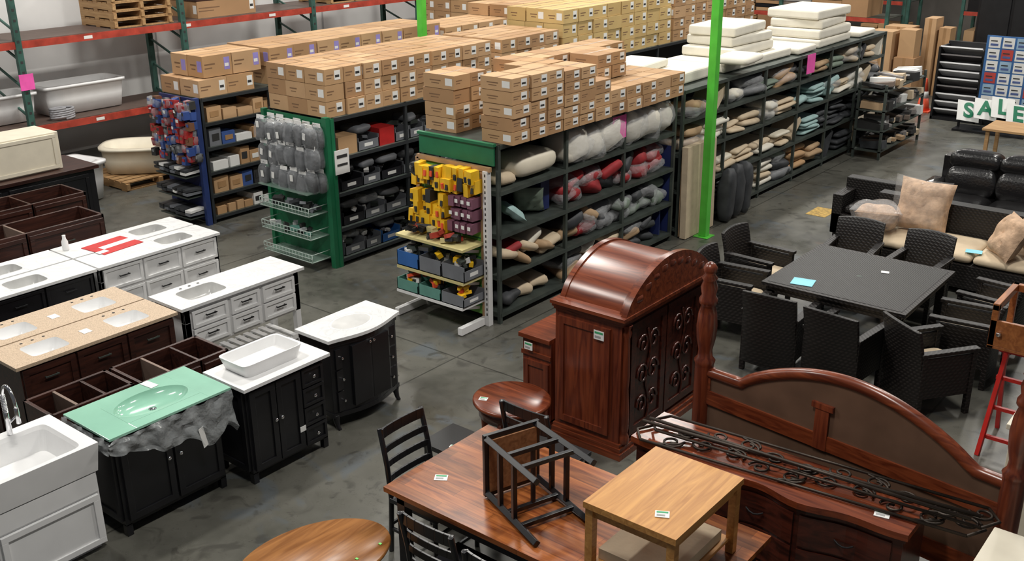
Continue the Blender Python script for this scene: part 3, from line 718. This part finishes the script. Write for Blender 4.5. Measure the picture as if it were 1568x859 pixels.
# ------------------------------------------------------------ dining table etc
b=B()
X0,X1,Y0,Y1=-4.43,-2.15,4.08,5.16
b.box(X0,Y0,.725,X1,Y1,.762,acacia); b.box(X0+.06,Y0+.06,.63,X1-.06,Y1-.06,.725,black)
for x in (X0+.06,X1-.13):
    for y in (Y0+.06,Y1-.13): b.box(x,y,0,x+.07,y+.07,.7,black)
tag(b,(-4.2,4.4,.764),.6,.09)
b.obj('dining_table',.005)
def ladder():
    b=B(); w=.43;d=.42
    for sx in (-1,1):
        b.tube([(sx*w/2,-d/2,0),(sx*w/2,-d/2,.45)],.018,black,8)
        b.tube([(sx*w/2,d/2+.03,0),(sx*w/2,d/2,.45),(sx*w/2*.98,d/2+.03,.7),(sx*w/2*.96,d/2+.09,.98)],.019,black,8)
        b.beam((sx*w/2,-d/2,.2),(sx*w/2,d/2,.2),.02,.025,black)
    b.box(-w/2-.02,-d/2-.03,.43,w/2+.02,d/2-.0,.465,black)
    for z,o in ((.6,.03),(.71,.045),(.82,.06),(.94,.085)):
        pts=[(w/2*.97*math.cos(pi-pi*k/8)*1.0, d/2+o-.02+.0+.025*math.sin(pi*k/8)) for k in range(9)]
        for k in range(8):
            b.beam((pts[k][0],pts[k][1],z),(pts[k+1][0],pts[k+1][1],z),.018,.05 if z<.9 else .08,black)
    for z in (.12,.3): b.beam((-w/2,-d/2,z),(w/2,-d/2,z),.02,.025,black); 
    b.beam((-w/2,d/2,.25),(w/2,d/2,.25),.02,.025,black)
    return b
ch=ladder().obj('black_dining_chair',.003,(-4.43,4.56,0),pi/2)
dup(ch,(-4.12,5.5,0),pi)
dup(ch,(-3.68,4.0,0),pi)
dup(ch,(-3.12,3.95,0),pi)
b=B(); b.box(-5.0,5.02,.44,-4.6,5.4,.48,black)
for x in (-4.98,-4.66):
    for y in (5.04,5.34): b.box(x,y,0,x+.04,y+.04,.44,black)
tag(b,(-4.75,5.12,.482),.3,.05); b.obj('black_side_stool',.004)
b=B()
b.T=Matrix.Translation((-3.72,4.58,.768))@Matrix.Rotation(-.35,4,'Z')@Matrix.Translation((0,0,.235))@Matrix.Rotation(math.radians(90),4,'Y')
b.box(-.225,-.21,-.03,.225,.21,.0,black); b.box(-.2,-.19,-.045,.2,.19,-.03,wood('stool_seat_wood',(.20,.08,.03),(.38,.17,.07),'x',.5)); b.box(-.19,-.18,0,.19,.18,.012,MATS['stool_seat_wood'])
for x in (-.2,.2):
    for y in (-.19,.19): b.beam((x,y,0),(x*1.08,y*1.08,.62),.038,.038,black)
for z in (.25,.42):
    for x in (-.205,.205): b.beam((x,-.19,z),(x,.19,z),.03,.03,black)
    for y in (-.195,.195): b.beam((-.2,y,z-.08),(.2,y,z-.08),.03,.03,black)
b.beam((-.2,0,.25),(.2,0,.25),.025,.025,black)
b.T=Matrix(); b.obj('overturned_bar_stool',.003)
b=B(); X0,X1,Y0,Y1=-2.84,-2.24,4.12,4.9; z0=.764
b.box(X0,Y0,z0+.46,X1,Y1,z0+.50,oak); b.box(X0+.03,Y0+.03,z0+.40,X1-.03,Y1-.03,z0+.46,oak)
for x in (X0+.01,X1-.06):
    for y in (Y0+.01,Y1-.06): b.box(x,y,z0,x+.05,y+.05,z0+.46,oak)
b.box(X0+.04,Y0+.04,z0+.08,X1-.04,Y1-.04,z0+.1,oak)
b.box(X0+.06,Y0+.08,z0+.101,X1-.07,Y1-.1,z0+.17,cream)
tag(b,(-2.42,4.28,z0+.503),.5,.08); b.obj('oak_end_table',.006)
b=B(); b.T=Matrix.Translation((-4.52,3.53,0))@Matrix.Rotation(-.25,4,'Z')
b.loft([sell(0,0,.44,.33,.50,1,48),sell(0,0,.45,.35,.52,1,48),sell(0,0,.47,.36,.53,1,48),sell(0,0,.485,.35,.52,1,48)],oakr)
b.loft([sell(0,0,.38,.27,.45,1,40),sell(0,0,.44,.27,.45,1,40)],oakr)
for x in (-.18,.18):
    for y in (-.3,.3): b.lathe((x,y,0),[(.018,0),(.028,.05),(.02,.1),(.035,.2),(.03,.28),(.038,.38)],oakr,12)
tag(b,(.15,.4,.488),.3,.02,gtag); tag(b,(.2,.2,.488),.3,.02,gtag); b.T=Matrix(); b.obj('oval_oak_coffee_table')
b=B(); c=(-4.78,5.88)
def circ(r,z): return sell(c[0],c[1],z,r,r*.95,1,36)
b.loft([circ(.31,.54),circ(.33,.55),circ(.33,.57),circ(.315,.58)],cherry); b.loft([circ(.28,.44),circ(.28,.54)],cherry); b.loft([circ(.3,.12),circ(.3,.15)],cherry)
for a in (0.4,2,3.5,5): b.lathe((c[0]+.24*math.cos(a),c[1]+.24*math.sin(a),0),[(.02,0),(.03,.1),(.022,.2),(.032,.35),(.03,.46)],cherry,10)
tag(b,(-4.95,5.72,.582),.4,.07); b.obj('round_cherry_end_table')
# ------------------------------------------------------------ nightstand
b=B(); X0,X1,Y0,Y1=-5.15,-4.84,6.5,7.4
b.box(X0,Y0,.06,X1,Y1,.82,cherryz); b.box(X0-.03,Y0-.03,.82,X1,Y1+.03,.86,cherry); b.box(X0-.02,Y0-.02,0,X1,Y1+.02,.08,cherryz)
b.box(X0-.01,Y0-.015,.66,X1,Y0,.70,cherry); doory(b,Y0,X0+.02,X1-.02,.12,.62,cherryz,.05); tag(b,(-5.06,6.46,.76),0,.09,None,pi/2); b.obj('cherry_nightstand',.006)
# armoire
b=B(); X0,X1,Y0,Y1=-4.76,-4.1,6.45,7.8
b.box(X0,Y0,.1,X1,Y1,1.24,cherryz)
for i,(o,z0,z1) in enumerate(((.05,0,.06),(.035,.06,.1),(.02,.1,.13),(.02,1.2,1.23),(.04,1.23,1.26),(.06,1.26,1.29))): b.box(X0-o*.3,Y0-o,z0,X1+o,Y1+o,z1,cherry)
doory(b,Y0,X0+.04,X1-.1,.18,1.15,cherryz,.06)
def arc(yo,h,z0,n=20): return [(Y0-yo+(Y1-Y0+2*yo)*k/n, z0+h*math.sin(pi*k/n)**.65) for k in range(n+1)]
b.prism(arc(-.07,.31,1.29),X0+.02,X1-.02,cherry,'x',True)
b.prism(arc(-.02,.33,1.29),X1-.04,X1+.02,cherry,'x',True); b.prism(arc(.02,.355,1.29),X1+.0,X1+.05,cherry,'x',True)
b.prism(arc(-.06,.325,1.29),X0,X0+.05,cherry,'x',True)
ym=(Y0+Y1)/2
for ya,yb in ((Y0+.12,ym-.01),(ym+.01,Y1-.12)):
    doorx(b,X1,ya,yb,.16,1.18,cherryd,None,.07)
    cy=(ya+yb)/2
    for sg in (-1,1):
        for zc,rr in ((.38,.1),(.66,.11),(.94,.1)):
            pts=[]
            for k in range(26):
                t=k/25*2.6*pi; r_=rr*(1-k/25*.8); pts.append((X1+.02,cy+sg*(.02+r_*math.cos(t)*.8+.06),zc+r_*math.sin(t)))
            b.tube(pts,.011,cherryd,6)
    b.tube([(X1+.02,cy+.03*math.sin(k*.6),.22+k*.05) for k in range(18)],.011,cherryd,6)
for k in range(9):
    y=ym-.5+k*.125; b.pillow((X1+.04,y,1.36+.2*math.sin(pi*(k+.5)/9)),(.03,.11,.07),cherryz,0,wr=.01,n=8)
prof=[(.045,0),(.045,.06),(.03,.09),(.04,.13),(.038,.3),(.028,.5),(.036,.62),(.03,.85),(.028,.95),(.042,1.0),(.03,1.03),(.045,1.07)]
for y in (Y0+.055,Y1-.055): b.lathe((X1+.015,y,.13),prof,cherryz,14)
tag(b,(-4.3,Y0-.03,1.08),0,.1,None,pi/2)
b.obj('carved_armoire',.005)
# ------------------------------------------------------------ headboard
b=B()
P1=Vector((-3.23,6.22,0));P2=Vector((-1.02,5.95,0)); d=(P2-P1); ang=math.atan2(d.y,d.x); L=d.length
b.T=Matrix.Translation(P1)@Matrix.Rotation(ang,4,'Z')
pp=[(.06,0),(.06,.1),(.045,.13),(.06,.18),(.062,1.2),(.062,1.22),(.07,1.25),(.05,1.28),(.045,1.33),(.062,1.42),(.068,1.52),(.06,1.62),(.045,1.68),(.06,1.70),(.06,1.73),(.045,1.76),(.055,1.82),(.04,1.87),(.052,1.89),(.03,1.92),(.042,1.94),(.045,1.97),(.03,1.995),(.01,2.01)]
for x in (0,L): b.lathe((x,0,0),[(r_*1.12,z) for r_,z in pp],cherryz,18)
def hz(t):
    q=abs(t-.52)*2
    if q<.74: return 1.19+.29*math.cos(q/.74*pi/2)**.8 
    return 1.19-.03*(q-.74)
n=40
b.prism([(L*k/n,hz(k/n)-.05) for k in range(n+1)]+[(L,.5),(0,.5)],-.02,.02,mat('headboard_panel',(.125,.07,.045),.4,var=.25,scale=3),'y')
b.tube([(L*(k/n),0,hz(k/n)-.02) for k in range(n+1)],.042,cherry,10)
b.box(0,-.035,.92,L,.035,1.03,cherry); b.box(0,-.035,.45,L,.035,.6,cherry); b.box(0,-.03,1.03,.08,.03,1.2,cherry)
b.box(L*.42,-.04,.92,L*.42+.1,-.02,1.24,cherryz); b.box(L*.42-.03,-.045,1.22,L*.42+.13,-.015,1.26,cherryz)
b.T=Matrix(); b.obj('four_poster_headboard')
# dresser
b=B(); X0,X1,Y0,Y1=-3.3,-1.45,5.43,5.84
def front(off): 
    out=[]
    for k in range(33):
        t=k/32; out.append((X0-off+(X1-X0+2*off)*t, Y0-off-.05*math.sin(pi*t)-.035*math.cos(6*pi*t)*math.sin(pi*t)))
    return out
def dpoly(off): return front(off)+[(X1+off,Y1),(X0-off,Y1)]
b.prism(dpoly(0),.08,.9,cherryd); b.prism(dpoly(.03),.9,.945,cherry); b.prism(dpoly(.02),0,.1,cherryd); b.prism(dpoly(.015),.87,.9,cherryd)
for r_ in range(3):
    for k in range(3):
        xa=X0+.06+k*.59; zz=.14+r_*.245
        def fy(x): t=(x-X0)/(X1-X0); return Y0-.05*math.sin(pi*t)-.035*math.cos(6*pi*t)*math.sin(pi*t)
        pts=[(xa+j*.55/8,fy(xa+j*.55/8)-.014) for j in range(9)]+[(xa+.55,Y0+.02),(xa,Y0+.02)]
        b.prism(pts,zz,zz+.22,cherryd)
        xm=xa+.275; b.tube([(xm-.06+j*.03,fy(xm)-.03-.015*math.sin(pi*j/4),zz+.11-.02*math.sin(pi*j/4)) for j in range(5)],.006,blackm,6)
tag(b,(-1.62,5.52,.948),.2,.09)
b.obj('bow_front_dresser',.004)
iron=mat('wrought_iron',(.05,.038,.03),.45,metal=.6,var=.4)
b=B()
def spiral(c,r0,turns,sg,a0,z,n=26): return [(c[0]+(r0*(1-k/n*.8))*math.cos(a0+sg*k/n*turns*2*pi),c[1]+(r0*(1-k/n*.8))*math.sin(a0+sg*k/n*turns*2*pi),z) for k in range(n+1)]
for q in range(2):
    o=b.T; b.T=Matrix.Translation((-3.25+.05*q,5.49+.12*q,.962+q*.035))@Matrix.Rotation(.10-.02*q,4,'Z')
    Lr=2.1
    for s1 in (-1,1): b.tube([(0,s1*.12,0),(Lr,s1*.12,0)],.010,iron,6)
    b.tube([(0,.12,0),(-.08,.0,0),(0,-.12,0)],.010,iron,6); b.tube([(Lr,.12,0),(Lr+.08,0,0),(Lr,-.12,0)],.010,iron,6)
    for k in range(5):
        cx=.2+k*.42; s1=1 if k%2 else -1
        b.tube(spiral((cx,s1*.035),.075,1.3,s1,0,0),.009,iron,5); b.tube(spiral((cx+.2,-s1*.035),.075,1.3,-s1,pi,0),.009,iron,5)
        b.tube([(cx+.075*math.cos(t)+.0,s1*.11*math.sin(t*.5),0) for t in [i*pi/8 for i in range(9)]],.009,iron,5)
    b.T=o
b.tube([(-3.3,5.5,1.03),(-1.12,5.72,1.035)],.012,iron,6); b.tube([(-3.28,5.56,1.03),(-1.15,5.62,1.055)],.012,iron,6)
b.obj('wrought_iron_canopy_rails')
b=B(); b.box(-1.0,4.6,0,-.3,5.6,1.02,ivory); doory(b,4.6,-.95,-.33,.1,.95,ivory); b.box(-1.02,4.57,1.02,-.28,5.62,1.06,ivory); doorx(b,-.3,4.65,5.55,.1,.95,ivory,None); b.obj('cream_chest',.005)
b=B(); b.box(-1.28,7.0,0,-.6,7.6,1.0,ivory); b.box(-1.31,6.97,1.0,-.57,7.63,1.04,ivory); doory(b,7.0,-1.25,-.63,.1,.95,ivory); b.obj('cream_chest',.005)
# ------------------------------------------------------------ patio dining set
b=B(); X0,X1,Y0,Y1=-4.2,-2.74,9.2,10.68
b.box(X0,Y0,.70,X1,Y1,.735,wicker); b.box(X0+.05,Y0+.05,.735,X1-.05,Y1-.05,.738,weave('wicker_table_top',(.006,.0055,.0055),(.024,.021,.02),90)); b.box(X0+.05,Y0+.05,.62,X1-.05,Y1-.05,.7,wicker)
for x in (X0+.05,X1-.13):
    for y in (Y0+.05,Y1-.13): b.box(x,y,0,x+.08,y+.08,.65,wicker)
b.lathe(((X0+X1)/2,(Y0+Y1)/2,.738),[(.03,0),(.03,.002)],steel,14)
b.rbox((-3.85,9.42,.742),(.22,.2,.004),cyan,.2); b.rbox((-3.3,10.2,.742),(.08,.06,.004),label,.3)
b.obj('wicker_patio_table',.006)
def wchair():
    b=B(); w=.56;d=.56
    b.box(-w/2+.03,-d/2+.02,.20,w/2-.03,d/2,.38,wicker)
    for x in (-w/2,w/2-.05):
        b.box(x,-d/2,0,x+.05,-d/2+.05,.62,wicker); b.box(x,d/2-.05,0,x+.05,d/2,.62,wicker)
        b.box(x+.01,-d/2+.03,.20,x+.04,d/2-.03,.60,wicker)
        b.rbox((x+.025,0,.635),(.075,d+.03,.035),wicker)
    n=10; rings=[]
    for z,o in ((.10,0),(.4,.0),(.6,.02),(.75,.05),(.86,.08)):
        ou=[];inn=[]
        for k in range(n+1):
            t=-1+2*k/n; yy=d/2-.02+o+.04*(1-t*t); x=t*(w/2-.01)
            ou.append((x,yy+.02,z+ (.02*(1-t*t) if z>.8 else 0))); inn.append((x,yy-.02,z+(.02*(1-t*t) if z>.8 else 0)))
        rings.append(ou+inn[::-1])
    b.loft(rings,wicker)
    b.pillow((0,-.02,.42),(.48,.5,.09),cream,wr=.01,e=.25,n=20)
    return b
wc=wchair().obj('wicker_patio_chair',.006,(-3.84,8.92,0),pi+.05)
for x,y,rz in ((-3.16,8.86,pi-.1),(-2.42,9.0,pi*.8),(-4.62,9.45,pi/2+.1),(-4.72,10.25,pi/2-.05),(-4.0,11.08,.1),(-3.25,11.08,-.05),(-2.36,9.85,-pi/2+.1),(-2.3,10.6,-pi/2-.1)):
    dup(wc,(x,y,0),rz)
def wsofa(x0,x1,y0,y1,hb=.82,fab=cream):
    b=B(); 
    b.box(x0,y0,.08,x1,y1,.36,wicker); b.box(x0,y1-.18,.3,x1,y1,hb,wicker)
    b.box(x0,y0,.08,x0+.14,y1,.62,wicker); b.box(x1-.14,y0,.08,x1,y1,.62,wicker)
    for x in (x0+.03,x1-.08):
        for y in (y0+.03,y1-.08): b.box(x,y,0,x+.05,y+.05,.1,wicker)
    n=3 if x1-x0>1.4 else 1; w=(x1-x0-.3)/n
    for k in range(n): b.pillow((x0+.15+w*(k+.5),(y0+y1)/2-.08,.42),(w-.01,y1-y0-.2,.15),fab,wr=.01,e=.14,n=28)
    return b
tanp=mat('tan_throw_pillow',(.52,.35,.23),.8,var=.3,bump=.4,scale=10)
film=mat('thin_film',(.9,.9,.9),.1,alpha=.08,bump=.8,scale=8)
b=wsofa(-4.35,-2.15,12.0,13.0)
b.throw((-3.72,12.62,.80),.64,.26,tanp,.1,-.3,.05); b.throw((-3.76,12.55,.82),.67,.30,film,.1,-.3,.05,tuft=False)
b.throw((-2.42,12.55,.78),.56,.26,tanp,-1.1,-.3); b.throw((-2.62,12.25,.72),.52,.24,tanp,-.9,-.5); b.throw((-2.34,12.85,.84),.5,.22,tanp,-.7,-.2)
b.throw((-4.15,12.25,.66),.52,.3,tanp,.3,1.1); b.throw((-4.15,12.22,.68),.62,.36,plastic,.3,1.1,tuft=False)
b.rbox((-3.45,12.2,.502),(.18,.13,.004),cyan,.4); b.rbox((-2.95,12.15,.502),(.18,.13,.004),cyan,.2)
b.obj('wicker_sofa',.01)
b=wsofa(-5.05,-4.3,13.08,13.7,.76,wicker); b.obj('wicker_armchair',.01)
# leather sofa
b=B(); x0,x1,y0,y1=-4.25,-1.8,13.78,14.78
b.box(x0+.1,y0+.08,.05,x1-.1,y1-.05,.4,leather); b.box(x0+.15,y1-.25,.3,x1-.15,y1-.02,1.0,leather)
for x in (x0+.14,x1-.14): b.pillow((x,(y0+y1)/2-.05,.38),(.3,.98,.7),leather,e=.25,wr=.01,n=24)
for k in range(3):
    w=(x1-x0-.5)/3; cx=x0+.25+w*(k+.5); b.pillow((cx,y0+.38,.44),(w*1.03,.82,.26),leather,e=.18,wr=.01,n=24); b.pillow((cx,y1-.28,.70),(w*1.02,.34,.46),leather,0,-.15,e=.2,wr=.01,n=24); b.pillow((cx,y1-.2,.98),(w*1.02,.36,.28),leather,0,-.1,e=.2,wr=.01,n=24)
b.obj('black_leather_sofa')
# ------------------------------------------------------------ red stand with wooden frame
b=B(); rd=mat('red_metal',(.50,.02,.015),.35)
for x in (-1.75,-1.2):
    b.beam((x,8.35,0),(x+.05,8.6,.95),.035,.035,rd); b.beam((x,8.95,0),(x,8.7,.95),.035,.035,rd)
for z in (.15,.4,.65,.9): b.beam((-1.75,8.4+.25*z,z),(-1.2,8.4+.25*z,z),.03,.03,rd)
b.beam((-1.75,8.5,.93),(-1.2,8.5,.93),.04,.04,rd)
b.obj('red_metal_stand')
b=B(); ow=wood('orange_wood',(.25,.08,.025),(.44,.16,.05),'y',.35)
b.box(-1.82,8.35,.975,-1.0,8.95,1.0,ow)
for x in (-1.82,-1.05):
    for y in (8.35,8.9): b.box(x,y,.975,x+.05,y+.05,1.35,ow)
b.box(-1.82,8.35,1.3,-1.77,8.95,1.36,ow); b.box(-1.82,8.9,1.3,-1.0,8.95,1.36,ow); b.box(-1.82,8.35,1.0,-1.0,8.38,1.22,ow)
b.lathe((-1.74,8.33,1.1),[(.02,0),(.02,.03)],chrome,10)
b.rbox((-1.42,8.65,1.03),(.5,.3,.05),ow,.2); b.obj('wooden_desk_frame',.004)
# ------------------------------------------------------------ far right
b=B(); b.box(-6.5,21.6,0,-4.8,22.3,.06,blackm); b.box(-6.5,22.2,0,-4.8,22.3,1.5,blackm)
for x in (-6.5,-5.65,-4.85): b.box(x,21.6,0,x+.04,22.3,1.45,blackm)
cc=[mat('plank_grey',(.30,.28,.27),.5),mat('plank_white',(.6,.6,.61),.5),mat('plank_taupe',(.22,.17,.14),.5),mat('plank_dark',(.05,.04,.04),.4)]
for k in range(9): b.rbox((-6.08,21.78,.15+k*.155),(.8,.32,.03),cc[(k*5)%4 if k%2 else 1],0,-.45)
b.obj('flooring_sample_rack')
b=B(); b.box(-5.6,21.52,.35,-4.6,21.56,1.75,mat('sign_blue',(.04,.14,.36),.5))
for r_ in range(6):
    for k in range(4):
        m=[label,label,mat('sign_ltblue',(.3,.45,.6),.5),label,mat('sign_red',(.5,.06,.05),.5),label,label][(k*3+r_*2)%7]
        b.box(-5.55+k*.25,21.51,.40+r_*.225,-5.34+k*.25,21.52,.60+r_*.225,m); b.box(-5.52+k*.25,21.505,.44+r_*.225,-5.38+k*.25,21.51,.48+r_*.225,mat('sign_text',(.08,.12,.3),.5)); b.box(-5.52+k*.25,21.505,.52+r_*.225,-5.4+k*.25,21.51,.54+r_*.225,inkb)
for x in (-5.5,-4.7): b.box(x,21.54,0,x+.04,21.58,.4,blackm)
b.obj('information_sign_board')
par=bpy.data.objects.new('sale_sign',None); bpy.context.collection.objects.link(par)
gl=mat('sign_green',(.01,.18,.09),.5)
for i,(chh,x,y,z) in enumerate((('S',-5.58,20.9,.38),('A',-5.26,20.85,.46),('L',-4.96,20.85,.52),('E',-4.68,20.85,.42))):
    b=B(); b.rbox((0,0,0),(.42,.42,.01),label); o=b.obj('card_%d'%i,0,(x,y,z)); o.rotation_euler=(math.radians(55),.15,.55); o.parent=par
    t=bpy.data.curves.new('t','FONT'); t.body=chh; t.size=.42; t.extrude=.004; t.offset=.012; t.align_x='CENTER'; t.align_y='CENTER'; t.materials.append(gl)
    to=bpy.data.objects.new('letter_%d'%i,t); bpy.context.collection.objects.link(to); to.parent=o; to.location=(0,0,.012)
b=B(); b.box(-5.8,20.75,0,-4.5,21.3,.04,blackm); b.box(-5.78,21.0,.04,-5.74,21.04,.35,blackm); b.box(-4.56,21.0,.04,-4.52,21.04,.4,blackm); b.beam((-5.76,21.02,.3),(-4.54,21.02,.4),.03,.03,blackm); o=b.obj('stand'); o.parent=par
b=B(); b.box(-7.05,22.1,0,-6.69,22.46,.03,orange); b.lathe((-6.87,22.28,.03),[(.14,0),(.12,.08),(.09,.25)],orange,20); b.lathe((-6.87,22.28,.28),[(.09,0),(.07,.14)],label,20); b.lathe((-6.87,22.28,.42),[(.07,0),(.03,.26),(.02,.27)],orange,20); b.obj('traffic_cone')
b=B()
for x,y,w,d,h in ((-8.5,23.2,.5,.5,1.45),(-7.95,23.3,.45,.5,.9),(-8.4,23.8,.6,.5,1.5),(-7.6,24.0,.25,.5,1.7),(-7.3,24.1,.25,.4,1.5)):
    b.box(x,y,0,x+w,y+d,h,random.choice(CARD)); b.box(x+w/2-.03,y-.002,0,x+w/2+.03,y,h,tape)
b.box(-7.9,23.35,.9,-7.55,23.75,1.5,CARD[0])
b.obj('tall_cardboard_box_group')
b=B(); b.box(-6.9,25.4,0,-4.0,26.1,2.3,black); b.box(-6.95,25.35,2.3,-3.9,26.15,2.36,black)
for k in range(4): b.box(-6.85+k*.71,25.37,.1,-6.2+k*.71,25.4,2.2,blackm)
b.obj('black_display_cabinet',.01)
def clutter(nm,x0,x1,y0,y1,levels,H,mats,um=rackg):
    b=B(); 
    nb=max(1,round((x1-x0)/2.4)); 
    for k in range(nb+1):
        x=x0+(x1-x0)*k/nb
        for y in (y0,y1): b.box(x-.04,y-.04,0,x+.04,y+.04,H,um)
    for z in levels:
        b.box(x0,y0-.02,z-.1,x1,y0+.02,z,redp if um is rackg else um); b.box(x0,y0,z-.02,x1,y1,z,steel)
        x=x0+.1
        while x<x1-.6:
            w=U(.25,.8); h=U(.3,.9); m=random.choice(mats)
            if R()<.5: b.box(x,y0+.05,z,x+w,y1-.05,z+h,m)
            else:
                for q in range(int(U(3,8))): b.box(x+U(0,.03),y0+.05,z+q*.09,x+w+U(0,.05),y1-.1,z+q*.09+.075,random.choice(mats))
            x+=w+U(.02,.1)
    return b.obj(nm)
cm=CARD+[pine,espresso,greyf,black,cream,cc[0],cc[2],tan]
clutter('stocked_pallet_rack',-14.2,-8.8,25,26.1,[.3,1.5,2.6],3.8,cm)
clutter('stocked_pallet_rack',-8.4,0,29.5,30.6,[.2,1.3,2.4,3.4],4.5,cm+[black,espresso,redf,black,espresso])
clutter('stocked_pallet_rack',-17.5,-10,30,31,[.2,1.4,2.6],3.8,cm)
b=B()
for z in (.15,.5,.85,1.2):
    b.box(-6.55,17.6,z-.02,-6.05,19.6,z,steel)
    for k in range(18): b.rbox((-6.3+U(-.08,.08),17.75+k*.105,z+.05+U(0,.04)),(.42,U(.08,.2),U(.04,.18)),random.choice([label,greyf,cream,tan,inkb,cc[0],cc[2],inkb]),U(-.3,.3),0,U(-.15,.15))
for x in (-6.55,-6.09):
    for y in (17.6,19.56): b.box(x,y,0,x+.04,y+.04,1.3,steel)
b.obj('sample_display_shelf')
b=B(); b.box(-4.6,18.2,.62,-3.6,19.0,.66,pine)
for x in (-4.55,-3.7):
    for y in (18.25,18.9): b.box(x,y,0,x+.06,y+.06,.62,pine)
b.obj('small_wood_table',.005)
b=B(); b.box(-5.75,13.9,.001,-5.45,14.35,.004,mat('floor_paint_yellow',(.4,.25,.05),.6,var=.5,scale=20)); b.obj('floor_marking')
# ------------------------------------------------------------ lights / world / camera
w=bpy.data.worlds.new('w'); bpy.context.scene.world=w; w.use_nodes=True
w.node_tree.nodes['Background'].inputs[0].default_value=(.9,.93,1,1); w.node_tree.nodes['Background'].inputs[1].default_value=.11
def area(x,y,z,sx,sy,e,c=(1,.965,.90)):
    l=bpy.data.lights.new('ceiling_light','AREA'); l.shape='RECTANGLE'; l.size=sx; l.size_y=sy; l.energy=e; l.color=c
    o=bpy.data.objects.new('ceiling_light',l); o.location=(x,y,z); bpy.context.collection.objects.link(o)
for x in (-14,-8.5,-3):
    for y in (3,9,15,21,28): area(x,y,6.9,.4,1.4,270)
f,pitch,yaw,roll=1581.9,math.radians(20.876),math.radians(39.032),math.radians(-0.498)
fw=Vector((-math.sin(yaw)*math.cos(pitch),math.cos(yaw)*math.cos(pitch),-math.sin(pitch)))
r=Vector((math.cos(yaw),math.sin(yaw),0)); u=r.cross(fw)
r,u=r*math.cos(roll)+u*math.sin(roll),-r*math.sin(roll)+u*math.cos(roll)
c=bpy.data.cameras.new('camera'); c.sensor_width=36; c.lens=f/1568*36
co=bpy.data.objects.new('camera',c); bpy.context.collection.objects.link(co)
M=Matrix((r,u,-fw)).transposed().to_4x4(); M.translation=(0,0,4.5); co.matrix_world=M
bpy.context.scene.camera=co
bpy.context.scene.view_settings.view_transform='Standard'
bpy.context.scene.view_settings.look='None'
bpy.context.scene.view_settings.exposure=-0.25
